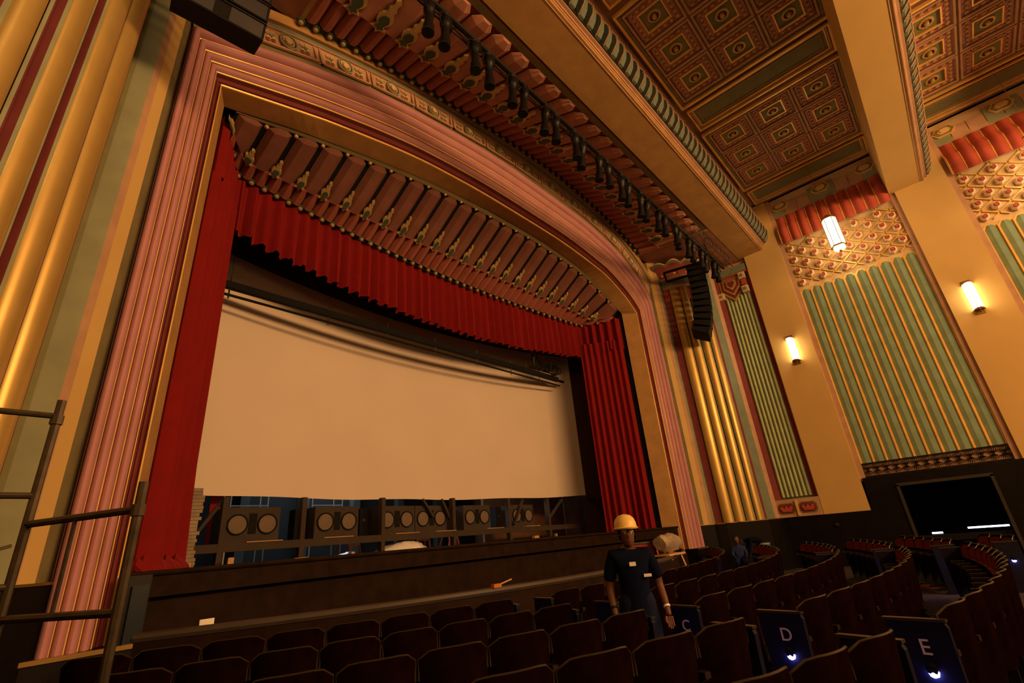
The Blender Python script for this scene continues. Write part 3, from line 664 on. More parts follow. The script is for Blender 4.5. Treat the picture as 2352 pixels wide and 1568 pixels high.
# pipe batten hanging before the screen, cable basket
bt = tag(empty('pipe_batten', (8.7, 10.3, 5.35)), 'long black pipe batten hung in front of the cinema screen', 'batten')
Yp = 10.3; zp = .539*Yp
def lp(x, z): return (x-8.7, 0, z-5.35)
part('main_pipe', M().bar(lp(2.7,zp+.03), lp(14.4,zp+.03), .12, .16), BLKM, bt)
part('lower_pipe', M().tube([lp(2.7,zp-.20), lp(14.5,zp-.20)], .03, 6), BLKM, bt)
part('pipe_end', M().tube([lp(14.3,zp-.0), lp(14.75,zp-.0)], .05, 8), BLK, bt)
for x in (2.85,5.1,6.8,8.45,10.15,11.75,13.3):
    part('hanger', M().tube([lp(x,zp-.28),lp(x,zp+.25)], .018, 6), STEEL, bt)
    part('chain', M().tube([lp(x,zp+.25),lp(x,9.0)], .005, 4), STEEL, bt)
bk = tag(empty('cable_basket', (13.55, 10.1, 5.58)), 'wire basket heaped with black cable on the right end of the pipe', 'basket')
m = M(); bx0, bx1, by, bz0, bz1 = -.95, .75, .17, .12, .55
for z, e in ((bz0,-.06),(bz1,.08)):
    c = [(bx0-e,-by-e,z),(bx1+e,-by-e,z),(bx1+e,by+e,z),(bx0-e,by+e,z)]
    for i in range(4): m.tube([c[i], c[(i+1)%4]], .012, 5)
for x, y in ((bx0,-by),(bx1,-by),(bx1,by),(bx0,by),(0,-by),(0,by)):
    sx = .08 if x > 0 else -.08; m.tube([(x,y,bz0),(x+(sx if x else 0),y*1.4,bz1)], .010, 5)
part('wire_frame', m, STEEL, bk)
m = M(); rnd = random.Random(4)
for k in range(14):
    pts = []; a0 = rnd.uniform(0,6)
    cx_ = rnd.uniform(-.6,.5); r_ = rnd.uniform(.12,.3)
    for j in range(9): pts.append((cx_+r_*1.3*math.cos(a0+j*.8), rnd.uniform(-.12,.12), .24+r_*.7*math.sin(a0+j*.8)+rnd.uniform(0,.05)))
    m.tube(pts, .017, 5)
m.tube([(-.8,0,.3),(-.85,0,.7),(-.7,.02,.55),(-.72,0,1.1),(-.75,0,3)], .018, 5); m.tube([(-.5,0,.35),(-.6,0,.8),(-.45,0,.9),(-.46,0,3)], .018, 5)
part('cable_coil', m, BLKM, bk, True)
# timber frame and loudspeakers under the screen
tf = tag(empty('speaker_platform', (9.4, 10.9, 0)), 'dark timber platform frame carrying loudspeakers below the screen', 'platform')
def q(x, y, z): return (x-9.4, y-10.9, z)
for x in (3.5,5.06,7.04,9.3,11.55,13.5,15.5): part('post', M().bar(q(x,10.75,0), q(x,10.75,1.27), .15, .10), FRAMEW, tf)
part('front_rail', M().box(*[v for v in (2.6-9.4, 15.7-9.4, -.22, -.10, .27, .42)]), FRAMEW, tf)
part('shelf', M().box(2.6-9.4,15.7-9.4,-.10,.95,.36,.42), FRAMEW, tf)
for a, b in (((2.9,.3),(3.5,1.25)),((9.0,1.25),(9.3,.7)),((11.9,.5),(12.4,1.25)),((13.5,.5),(14.5,1.25)),((8.7,.8),(8.35,1.25)),((15.5,.45),(15.2,1.2))): part('brace', M().bar(q(a[0],10.85,a[1]), q(b[0],10.85,b[1]), .08, .06), FRAMEW, tf)
m = M(); rnd = random.Random(2)
for x in (4.3,5.9,7.75,9.0,10.9,12.6): part('ledge_strip', M().box(x-9.4-.35,x-9.4+.35,-.24,-.12,.42,.435), RAWW, tf)
sp = tag(empty('stage_loudspeaker', (4.1, 10.95, .42)), 'x', 'loudspeaker', 'cinema loudspeakers below the screen')
def sp_mesh():
    part('cabinet', M().box(-.54,.54,0,.7,0,.68), CAB, sp)
    for x in (-.29,.29):
        m = M(); m.lathe([(.205,0),(.20,.03),(.175,.03),(.165,-.02)], (x,0,.35), 20, 0, (0,-1,0)); wo = part('woofer', m, BLKM, sp, True)
        m = M(); m.lathe([(.17,.012),(.10,-.03),(.06,-.045),(.06,-.0),(.02,.015)], (x,-.005,.35), 20, 0, (0,-1,0)); put('cone', m.mesh('cone', CONE, True), wo)
    part('horn_mouth', M().box(-.075,.075,-.012,.02,.17,.56), BLKM, sp)
sp_mesh()
spx = [4.13, 5.98, 7.62, 8.72, 10.42, 12.45]
spl = ['leftmost grey two-cone cinema loudspeaker, next to the left red curtain','second grey two-cone cinema loudspeaker from the left curtain','left one of two touching grey loudspeakers at centre under the screen','right one of two touching grey loudspeakers at centre under the screen','second grey two-cone cinema loudspeaker from the right end under the screen','rightmost grey two-cone cinema loudspeaker under the screen']
for i, x in enumerate(spx):
    o = sp if i == 0 else copy_tree(sp); o.location = (x, 10.95, .42+EYE); o['label'] = spl[i]
for i, (x, z) in enumerate(((5.28,.42),(6.9,.42),(9.72,.42),(11.7,.42))):
    t = tag(empty('tall_speaker', (x, 11.3, z)), ['tall thin black speaker left of the second loudspeaker','tall thin black speaker between second and third loudspeakers','tall thin black speaker right of the paired loudspeakers','tall thin black speaker left of the rightmost loudspeaker'][i], 'speaker', 'black speakers below the screen')
    part('cabinet', M().box(-.13,.13,0,.3,0,.66), BLKM, t); part('maker_plate', M().box(-.05,.03,-.008,0,.36,.42), STEEL, t)
# things on and behind the stage
def sheet(name, x, y, z, sx, sy, h, label, mt_, seed):
    rnd = random.Random(seed); m = M(); rows = []; n = 22
    for k, (r, hh) in enumerate(((1,0),(.92,.25),(.78,.5),(.55,.8),(.3,.95),(.08,1.0))):
        rows.append([(x+sx*r*math.cos(2*PI*j/n)*rnd.uniform(.9,1.08), y+sy*r*math.sin(2*PI*j/n)*rnd.uniform(.9,1.08), z+h*hh*rnd.uniform(.85,1.1)*(1+.35*math.cos(2*PI*j/n)*.6)) for j in range(n)])
    m.grid(rows, 0, True, True); o = part(name, m, mt_, None, True); tag(o, label, 'plastic sheet'); return o
sheet('plastic_sheet', 7.75, 11.0, .0, .78, .5, .27, 'crumpled pale plastic sheet heaped on the stage below the centre speakers', PLAST, 3)
sheet('plastic_sheet', 6.6, 11.6, .0, .32, .25, .10, 'small white crumpled plastic piece left of the large sheet', PLAST, 8)
def ladder(x, y, rz, h, label, i):
    t = tag(empty('step_ladder', (x,y,0), rz), label, 'ladder', 'orange ladders behind the platform')
    for s in (-.22,.22):
        part('rail', M().bar((s,0,0),(s*.6,.15,h),.05,.03), ORNG, t); part('rear_rail', M().bar((s,.5,0),(s*.6,.17,h),.04,.03), ORNG, t)
    for k in range(1, int(h/.3)): part('rung', M().bar((-.2+.05*k*.3,.15*k*.3/h,k*.3),(.2-.05*k*.3,.15*k*.3/h,k*.3),.06,.03,0,(0,1,0)), ORNG, t)
ladder(7.9,13.4,.2,1.1,'orange step ladder behind the platform left of the white sheet',0)
ladder(10.2,13.2,-.3,1.0,'orange step ladder behind the platform right of the white sheet',1)
ladder(11.3,13.0,.1,.9,'orange step ladder furthest right behind the platform',2)
wbs = [(3.62,10.4,.10,.08,.16),(4.9,10.3,.28,.1,.06),(5.6,10.4,.3,.1,.05),(6.1,10.4,.08,.1,.09),(2.75,9.9,.16,.15,.12),(12.3,10.3,.22,.1,.12),(13.3,10.3,.05,.08,.14),(4.3,10.2,.2,.12,.04)]
wl_ = ['upright pale timber offcut at the foot of the left platform post','pale timber offcut flat on the stage under the first loudspeaker','pale timber strip on the stage below the second loudspeaker','small square timber end at the right of the timber strip','brown timber offcut beside the bottom of the left red curtain','pale timber offcut on the stage below the rightmost loudspeaker','upright pale timber offcut near the right end of the platform','thin brown board on the stage left of the pale offcuts']
for (x,y,a,b,c), lb in zip(wbs, wl_):
    m = M(); m.box(x-a/2,x+a/2,y,y+b,0,c); m.box(x-a/2+.01,x+a/2-.01,y+.01,y+b-.01,c,c+.006); tag(part('timber_offcut', m, RAWW, None), lb, 'timber', 'timber offcuts on the stage')
# ragged pale pilaster and red cloth seen at left below the screen
m = M(); rnd = random.Random(5)
for k in range(22):
    m.box(2.62-rnd.uniform(0,.05),2.86+rnd.uniform(0,.06),10.0,10.1,.02+k*.06,.02+k*.06+.055)
tag(part('stacked_boards', m, BRICK, None), 'stack of pale rough-edged boards beside the left red curtain', 'boards')
o = part('white_post', M().box(3.15,3.27,11.4,11.5,0,1.6).box(3.12,3.30,11.38,11.52,0,.08), PAPER, None); tag(o, 'slim white post behind the platform next to the left curtain', 'post')
o = part('hanging_red_cloth', curtain([(3.5,11.6),(3.75,11.7)], .3, 1.6, .03, 12, .02, 4), REDC, None, True); tag(o, 'narrow red cloth hanging behind the leftmost platform post', 'cloth')
# steel racks standing in the cold light
for i, x in enumerate((5.0, 7.1)):
    t = tag(empty('steel_rack', (x,13.6,0)), ['thin steel rack in cold light behind the first two loudspeakers','thin steel rack in cold light left of the paired loudspeakers'][i], 'rack')
    for xx in (-.45,.45):
        for yy in (0,.5): part('upright', M().bar((xx,yy,0),(xx,yy,2.2),.035,.035), mat('pale_steel', (.4,.42,.42), rough=.4, metal=.6), t)
    for z in (.5,.95,1.4,1.9): part('crossbar', M().bar((-.45,0,z),(.45,0,z),.03,.03), MATS['pale_steel'], t)
# items on the front apron and pit rail
o = part('white_card', M().box(2.27,2.43,7.275,7.295,-.64,-.55).box(2.275,2.425,7.27,7.275,-.635,-.555), mat('bright_card', (.9,.9,.8)), None); tag(o, 'white rectangular card on the lower stage front near the left', 'card')
o = part('small_card', M().box(1.80,1.86,7.27,7.295,-.665,-.63).box(1.87,1.90,7.27,7.295,-.665,-.63), PAPER, None); tag(o, 'tiny white label on the stage front left of the larger card', 'card')
t = tag(empty('hand_tool', (5.35, 5.26, -.55)), 'small orange-handled tool lying on the pit rail', 'tool')
part('handle', M().tube([(-.05,0,.01),(.30,.03,.06)], .010, 6), RAWW, t); part('head', M().box(-.12,.03,-.03,.03,-.01,.035), mat('orange_tool', (.5,.16,.03)), t)
# ------------------------------------------------------------------ line arrays
def line_array(x, y, ztop, rz, n, label, gscale=1.0):
    t = tag(empty('line_array', (x,y,ztop), rz), label, 'loudspeaker array', 'hanging line array loudspeakers')
    part('bumper_frame', M().bar((-.38,1.05,.0),(-.38,-.5,.05),.07,.07).bar((.38,1.05,.0),(.38,-.5,.05),.07,.07).bar((-.38,-.5,.05),(.38,-.5,.05),.07,.07).bar((-.38,1.05,.0),(.38,1.05,.0),.07,.07).bar((-.38,-.3,.05),(.38,-.3,.05),.05,.05), BLK, t)
    for s in (-.3,.3): part('lifting_chain', M().tube([(s,0,.05),(s*.3,0,1.6)], .02, 5), STEEL, t)
    p = Vector((0,0,0)); ang = 0.
    for k in range(n):
        hgt = .235; d = Vector((0, math.sin(ang), -math.cos(ang))); fr_ = Vector((0, -math.cos(ang), -math.sin(ang)))
        # cabinet: front (toward -y local) full height, rear tapered
        c = p+d*hgt/2; W2 = .50; pts = []
        for sx in (-1,1):
            f0 = c+fr_*.30; b0 = c-fr_*.28
            pts += [f0+Vector((sx*W2,0,0))-d*hgt*.47, f0+Vector((sx*W2,0,0))+d*hgt*.47, b0+Vector((sx*W2,0,0))+d*hgt*.25, b0+Vector((sx*W2,0,0))-d*hgt*.25]
        m = M(); m.add(pts, [(0,1,2,3),(7,6,5,4),(0,4,5,1),(1,5,6,2),(2,6,7,3),(3,7,4,0)])
        cab = part('array_cabinet', m, BLKM, t)
        m = M()
        for a, b in ((-.47,-.09),(.09,.47)):
            g = c+fr_*.305; m.add([g+Vector((a,0,0))-d*hgt*.40, g+Vector((b,0,0))-d*hgt*.40, g+Vector((b,0,0))+d*hgt*.40, g+Vector((a,0,0))+d*hgt*.40], [(0,1,2,3)])
        m.bar(c+fr_*.31+Vector((-.5,0,0))-d*hgt*.46, c+fr_*.31+Vector((.5,0,0))-d*hgt*.46, .02, .02)
        put('grille', m.mesh('grille', GRIL), cab)
        p = p+d*hgt*1.03; ang += math.radians(1.0+4.8*(k/n)**1.5) if k > 2 else math.radians(.6)
    return t
line_array(16.4, 4.95, 8.72, math.radians(18), 11, 'black curved line array loudspeaker hanging before the right gold column')
line_array(mx(16.05), 4.95, 9.08, math.radians(-6), 11, 'black line array loudspeaker cut by the top edge above the left jamb')
# ------------------------------------------------------------------ lighting truss with lamps
YL, ZL = 4.12, 8.62
tr = tag(empty('lighting_truss', (9, YL, ZL)), 'long black lighting truss under the first ceiling beam', 'truss')
part('main_chord', M().tube([(-7.2,0,0),(8.0,0,0)], .055, 8), BLK, tr)
part('second_chord', M().tube([(-7.2,.10,-.09),(8.0,.10,-.09)], .02, 6), BLK, tr)
part('power_cable', M().tube([(-7.2+.5*k, .05, -.07-.03*(k%2)) for k in range(31)], .014, 5), BLKM, tr)
for k in range(8): part('suspension_wire', M().tube([(-6+k*2.05,0,0),(-6+k*2.05,-.02,1.0)], .004, 4), STEEL, tr)
sl = tag(empty('stage_lamp', (0,0,0)), 'x', 'stage light')
m = M(); m.lathe([(.05,-.02),(.085,.02),(.09,.16),(.075,.18),(.065,.34),(.068,.36),(.068,.46),(.085,.47),(.09,.60),(.078,.60)], (0,0,-.12), 12, 0, (0,.10,-1)); part('barrel', m, BLK, sl, True)
part('yoke', M().bar((-.10,0,-.30),(-.10,0,-.05),.015,.03).bar((.10,0,-.30),(.10,0,-.05),.015,.03).bar((-.10,0,-.05),(.10,0,-.05),.015,.03,0,(0,1,0)), BLK, sl)
part('clamp', M().box(-.03,.03,-.04,.04,-.08,.05), STEEL, sl)
part('lens_rim', M().lathe([(.095,0),(.095,.03),(.07,.03)], (0,.065,-.70), 12, 0, (0,.10,-1)), BLKM, sl)
part('tail_cable', M().tube([(0,-.05,-.1),(-.12,-.08,-.15),(-.15,-.05,-.3),(-.06,0,-.36)], .009, 5), BLKM, sl)
ords = ['first','second','third','fourth','fifth','sixth','seventh','eighth','ninth','tenth','eleventh','twelfth','thirteenth','fourteenth']
lamps = []
for k in range(13):
    x0 = 3.42+1.045*k
    for j, dx in enumerate((0, .36)):
        o = sl if (k == 0 and j == 0) else copy_tree(sl)
        o.location = (x0+dx, YL, ZL+EYE); o.rotation_euler = (random.uniform(-.06,.10)+.05*j, random.uniform(-.05,.05), random.uniform(-.5,.5))
        o.scale = (1.12,1.12,1.05); o['label'] = 'black stage lamp, %s of the %s pair from the left on the truss' % (('left','right')[j], ords[k]); o['category'] = 'stage light'; o['group'] = 'stage lamps hung on the truss'
t2 = tag(empty('wire_truss', (16.4, 3.98, 8.95)), 'light lattice truss tangled with wires near the right end of the beam', 'truss')
for yy, zz in ((-.0,.0),(.0,.38),(.3,.2)): part('chord', M().tube([(-2.2,yy,zz),(1.4,yy,zz)], .016, 5), STEEL, t2)
m = M()
for k in range(9):
    x = -2.2+k*.4; part('lattice_bar', M().tube([(x,0,0),(x+.2,0,.38),(x+.4,0,0)], .009, 4).tube([(x,.3,.2),(x+.2,0,.38)], .008, 4), STEEL, t2)
m = M(); rnd = random.Random(3)
for k in range(12):
    a = rnd.uniform(-1.5,1.2); m.tube([(a,rnd.uniform(0,.3),rnd.uniform(0,.4)),(a+rnd.uniform(-.4,.4),rnd.uniform(-.1,.3),rnd.uniform(-.2,.1)),(a+rnd.uniform(-.4,.4),.1,rnd.uniform(-.5,.1))], .007, 4)
part('loose_wire', m, BLKM, t2)
# ------------------------------------------------------------------ lanterns and sconces
def lantern_meshes():
    R, H = .205, .53
    n = 6; hx_ = [(R*math.cos(PI/3*k+PI/6), R*math.sin(PI/3*k+PI/6)) for k in range(6)]
    g = M()
    for k in range(6):
        a, b = hx_[k], hx_[(k+1)%6]; g.add([(a[0],a[1],-H),(b[0],b[1],-H),(b[0],b[1],H),(a[0],a[1],H)], [(0,1,2,3)])
    c = M(); r2 = 1.10
    for z, rr in ((H,1.1),(-H,1.1)):
        c.prism([(x*rr,y*rr,z-.025) for x, y in hx_], (0,0,.05))
    c.prism([(x*.7,y*.7,H+.02) for x, y in hx_], (0,0,.07)); c.prism([(x*.35,y*.35,H+.08) for x, y in hx_], (0,0,.08))
    ribs = M()
    for x, y in hx_: ribs.bar((x*1.01,y*1.01,-H),(x*1.01,y*1.01,H),.022,.022)
    bp_ = M(); bp_.prism([(x*.8,y*.8,-H-.11) for x, y in hx_], (0,0,.08), 0)
    fin = M(); fin.lathe([(.03,0),(.05,.05),(.03,.10),(.0,.13)], (0,0,-H-.10), 8, 0, (0,0,-1))
    return g, c, ribs, bp_, fin
g, c, rb, bp_, fin = lantern_meshes()
LM = dict(glass_panel=g.mesh('glass_panel', GLASS), cap=c.mesh('cap', BRSS), rib_bar=rb.mesh('rib_bar', BRSS), base_glass=bp_.mesh('base_glass', GLASS2), finial=fin.mesh('finial', BRSS, True))
def lantern(x, y, z, label):
    t = tag(empty('hanging_lantern', (x,y,z)), label, 'lantern', 'hexagonal hanging lanterns of the hall')
    for k, v in LM.items(): put(k, v, t)
    ch = M(); ch.tube([(0,0,.7),(0,0,11.36-z)], .008, 5); part('chain', ch, BRSS, t)
    return t
lab = {(1,0):'bright hexagonal lantern hanging in front of the nearer red drape bay',(1,1):'bright hexagonal lantern cut by the right edge of the picture'}
for f in (1,-1):
    for b in range(3):
        x = 17.4 if f == 1 else mx(17.4)
        lantern(x, .66-PITCH*b, 8.5, lab.get((f,b), 'hexagonal hanging lantern of the %s wall out of view, bay %s' % (('left','right')[f == 1], ('one','two','three')[b])))
def sconce(f, y, z, label):
    X = (lambda x: x) if f == 1 else mx
    t = tag(empty('wall_sconce', (X(18.52), y, z), 0 if f == 1 else PI), label, 'wall light', 'hexagonal wall sconces on the pilasters')
    R, H = .125, .40
    prof = [(0,-R),(-.14,-R*.75),(-.24,-R*.28),(-.24,R*.28),(-.14,R*.75),(0,R)]
    m = M(); m.grid([[(x-.03,yy,zz) for x, yy in prof] for zz in (-H,H)]); part('glass_shade', m, GLASS2, t)
    for zz in (-H-.03,H): part('end_cap', M().prism([(x*1.12-.02,yy*1.15,zz) for x, yy in prof], (0,0,.035)), BRSS, t)
    m = M()
    for x, yy in prof[1:-1]: m.bar((x-.035,yy,-H),(x-.035,yy,H),.014,.014)
    part('shade_bars', m, BRSS, t)
    part('back_plate', M().box(-.03,0,-.10,.10,-H-.14,H+.14), BRSS, t)
    part('finial', M().lathe([(.02,0),(.035,.04),(.0,.10)], (-.12,0,-H-.03), 8, 0, (0,0,-1)), BRSS, t, True)
for f in (1,-1):
    sconce(f, 3.04, 5.38, 'lit wall sconce on the tan pilaster nearest the stage' if f == 1 else 'lit wall sconce on the left pilaster beside the stage, out of view')
    for b in range(2):
        sconce(f, -1.80-.01-PITCH*b if b else -1.79, 5.44, ('lit wall sconce on the second tan pilaster from the stage' if (f == 1 and b == 0) else 'lit wall sconce on the %s pilaster %s, out of view' % (('left','right')[f == 1], ('two','three')[b])))
# ------------------------------------------------------------------ scaffold at left
sf = tag(empty('scaffold_frame', (.48, 3.8, -1.5)), 'rusty steel scaffold frame standing before the left jamb', 'scaffold')
def sq_(x, y, z): return (x-.48, y-3.8, z+1.5)
part('standard', M().tube([sq_(.30,4.2,-1.5), sq_(.30,4.2,1.10)], .024, 8), STEEL, sf, True)
part('standard', M().tube([sq_(.67,3.38,-1.5), sq_(.67,3.38,.48)], .024, 8), STEEL, sf, True)
part('coupler_pin', M().tube([sq_(.67,3.38,.30), sq_(.67,3.38,.36)], .034, 8), STEEL, sf)
part('coupler_pin', M().tube([sq_(.30,4.2,.94), sq_(.30,4.2,1.0)], .034, 8), STEEL, sf)
for z in (.335,-.165,-.665): part('ledger', M().tube([sq_(.30,4.2,z), sq_(.67,3.38,z)], .021, 8), STEEL, sf, True)
part('upright_stay', M().tube([sq_(.47,3.82,.335), sq_(.47,3.82,-.165)], .012, 6), STEEL, sf)
for z in (-.95,): part('ledger', M().tube([sq_(.30,4.2,z), sq_(.67,3.38,z)], .021, 8), STEEL, sf, True)
sf2 = tag(empty('scaffold_frame', (-.1, 4.2, -1.5)), 'steel scaffold frame with two rungs cut by the left picture edge', 'scaffold')
for z in (.995,.50,0.0): part('ledger', M().tube([(.40,0,z+1.5),(-.5,-.03,z+1.5)], .019, 8), STEEL, sf2, True)
part('standard', M().tube([(-.5,-.03,0),(-.5,-.03,2.8)], .024, 8), STEEL, sf2, True)
part('hook', M().tube([(.36,0,1.72),(.30,-.02,1.70),(.28,-.02,1.66)], .01, 5), STEEL, sf2)
# ------------------------------------------------------------------ seats
NX = 9
def seat_proto():
    t = empty('theatre_seat')
    def yb(s, z): return .10*abs(s)**2.4 - .10*(z-.3) - .22      # shell wraps forward at the sides, leans back
    rows = []; w2 = .255
    zs = [.30,.45,.62,.80,.88]
    for i, z in enumerate(zs):
        row = []
        for k in range(NX):
            s = -1+2*k/(NX-1); zz = z
            if i >= 3: zz = z-(.055*abs(s)**6 if i == 4 else .02*abs(s)**6)
            row.append((w2*s*(1-(.03 if i == 4 else 0)), yb(s, z), zz))
        rows.append(row)
    m = M(); m.grid(rows, flip=True); m.grid([[ (x,y+.018,z) for x,y,z in r] for r in rows]); part('back_shell', m, SHELL, t, True)
    top = [(x,y+.009,z) for x,y,z in rows[-1]]
    part('back_rim', M().tube([(top[0][0],top[0][1],top[0][2]-.12)]+top+[(top[-1][0],top[-1][1],top[-1][2]-.12)], .009, 5), RIM, t, True)
    rows2 = [[(x*.93, y+.03+.04*(1-(k-4)**2/16.), z-.035) for k, (x,y,z) in enumerate(r)] for r in rows[1:]]
    m = M(); m.grid(rows2); part('back_cushion', m, REDS, t, True)
    # tipped-up seat: red cushion against the back, dark pan facing forward
    m = M(); m.box(-.225,.225,-.15,-.09,.30,.66,0); m.box(-.23,.23,-.09,-.055,.31,.67,1); m.lathe([(.045,-.22),(.045,.22)], (0,-.10,.31), 8, 0, (1,0,0))
    part('seat_cushion', m, [REDS, SHELL], t)
    part('armrest', M().box(-.285,-.235,-.22,.12,.60,.635).box(-.28,-.24,-.20,.10,.585,.60), WOOD, t)
    part('stand', M().box(-.275,-.245,-.16,.05,.04,.585).box(-.28,-.24,-.17,.02,.02,.1), BLK, t)
    part('foot', M().box(-.30,-.22,-.22,.14,0,.03).box(-.275,-.245,-.20,.12,.03,.045), BLK, t)
    return t
proto = seat_proto()
def end_panel(t, side, letter=None, light=True):
    """tall navy standard closing the row; side -1 left, +1 right"""
    x = side*.285; xo = x+side*.02
    m = M(); prof = [(-.20,0),(.10,0),(.12,.2),(.13,.74),(.12,.79),(-.20,.80),(-.22,.76)]
    m.prism([(x-.02,a,b) for a, b in prof], (.04,0,0)); ep = part('end_panel', m, PANELN, t)
    put('panel_cap', M().bar((x,-.22,.80),(x,.14,.80),.05,.018).mesh('panel_cap', RIM), ep)
    if light:
        mm = M(); mm.lathe([(.030,0),(.027,.018),(.0,.028)], (xo,-.06,.50), 8, 0, (side,0,0)); put('aisle_light', mm.mesh('aisle_light', BLUE, True), ep)
        hd = M(); hd.lathe([(.034,0),(.034,.03),(.026,.032)], (xo,-.06,.53), 8, 0, (side,0,-.3)); put('light_hood', hd.mesh('light_hood', BLK), ep)
    if letter:
        cu = bpy.data.curves.new('row_letter', 'FONT'); cu.body = letter; cu.size = .13; cu.extrude = .002; cu.align_x = 'CENTER'; cu.materials.append(LETT)
        tmp = bpy.data.objects.new('tmp_letter', cu); me = bpy.data.meshes.new_from_object(tmp); bpy.data.objects.remove(tmp)
        o = put('row_letter', me, ep, (xo+side*.003, -.06, .60)); o.rotation_euler = (PI/2, 0, -PI/2 if side < 0 else PI/2)
rowsR = [('A',12.95),('B',14.08),('C',15.1),('D',16.05),('E',16.97),('F',17.85)]
seats = []
ordn = ords+['fifteenth','sixteenth']
AN = .257; CN = .212
used = False
for name, R in rowsR:
    blocks = []
    thL = math.asin((8.1-.9)/R)
    for bn, t0, t1 in ((('left block', -thL, -AN), ('centre block', -CN, CN), ('right block', AN, thL+.01)) if name != 'F' else (('right block', AN, AN+.0875),)):
        n = int(round((t1-t0)*R/.52)); 
        for k in range(n):
            th = t0+(t1-t0)*(k+.5)/n
            o = proto if not used else copy_tree(proto); used = True
            p = onarc(R-.20, th, -1.5)
            o.location = (p.x, p.y, p.z+EYE); o.rotation_euler = (0,0,th)
            sc_ = (t1-t0)*R/n/.52; o.scale = (sc_,1,1)
            o['label'] = 'dark wood-backed tip-up theatre seat, %s from the left in row %s of the %s' % (ordn[k], name, bn)
            o['category'] = 'seat'; o['group'] = 'theatre seats in row %s' % name
            seats.append((o, name, bn, k, n))
for o, name, bn, k, n in list(seats):
    if bn == 'centre block' and k == 0: end_panel(o, -1, name if name in 'CDE' else None)
    if bn == 'left block' and k == n-1: end_panel(o, 1)
    if bn == 'centre block' and k == n-1: end_panel(o, 1)
    if bn == 'right block' and k == 0: end_panel(o, -1)
# ------------------------------------------------------------------ people
def skin(name, chains, parent, mt_, sub=2):
    """chains: list of lists of ((x,y,z), radius) sharing first vertices by index"""
    vs, es, rs = [], [], []
    for ch in chains:
        prev = None
        for it in ch:
            if isinstance(it, int): prev = it; continue
            vs.append(it[0]); rs.append(it[1]); i = len(vs)-1
            if prev is not None: es.append((prev, i))
            prev = i
    me = bpy.data.meshes.new(name); me.from_pydata(vs, es, []); o = bpy.data.objects.new(name, me); COL.objects.link(o)
    if parent: o.parent = parent
    md = o.modifiers.new('skin', 'SKIN'); md.use_smooth_shade = True
    for i, v in enumerate(me.skin_vertices[0].data):
        r = rs[i]; v.radius = (r, r) if not isinstance(r, tuple) else r
        v.use_root = (i == 0)
    if sub: s = o.modifiers.new('sub', 'SUBSURF'); s.levels = sub; s.render_levels = sub
    me.materials.append(mt_); return o
# the worker: faces the camera (local -y), walking up the aisle
man = tag(empty('person', (4.56, 2.66, -1.5), math.radians(-52)), 'person in yellow hard hat and dark blue clothes walking up the aisle', 'person')
body = skin('body', [
 [((0,0,.90),.13),((0,.0,1.02),.125),((0,-.01,1.16),.14),((0,-.0,1.27),.13),((0,.01,1.335),.062),((0,-.01,1.385),.052)],
 [3,((.155,.01,1.285),.07),((.215,.0,1.14),.050),((.235,.02,1.01),.042),((.245,-.06,.90),.035),((.25,-.10,.80),.027),((.25,-.12,.76),.030)],
 [3,((-.155,.01,1.285),.07),((-.215,.02,1.14),.050),((-.235,.03,1.01),.042),((-.235,-.03,.90),.035),((-.225,-.08,.79),.027),((-.22,-.10,.75),.030)],
 [0,((.085,0,.84),.095),((.10,-.06,.50),.062),((.10,.02,.10),.045),((.10,-.03,.05),.045),((.10,-.14,.035),.035)],
 [0,((-.085,0,.84),.095),((-.10,.06,.50),.062),((-.10,.18,.12),.045),((-.10,.14,.06),.045),((-.10,.04,.035),.035)]], man, SKIN)
shirt = skin('shirt', [
 [((0,0,.66),.150),((0,0,.80),.155),((0,0,1.0),.152),((0,-.01,1.15),.160),((0,0,1.26),.142),((0,.01,1.315),.075)],
 [4,((.16,.01,1.285),.085),((.218,.0,1.13),.066),((.232,.01,1.06),.062)],
 [4,((-.16,.01,1.285),.085),((-.218,.02,1.13),.066),((-.232,.02,1.06),.062)]], man, NAVY)
tr_ = skin('trousers', [
 [((0,0,1.04),.15),((0,0,.90),.175)],[1,((.088,0,.80),.112),((.103,-.06,.50),.08),((.103,.02,.12),.062)],[1,((-.088,0,.80),.112),((-.103,.06,.50),.08),((-.103,.18,.14),.062)]], man, JEAN)
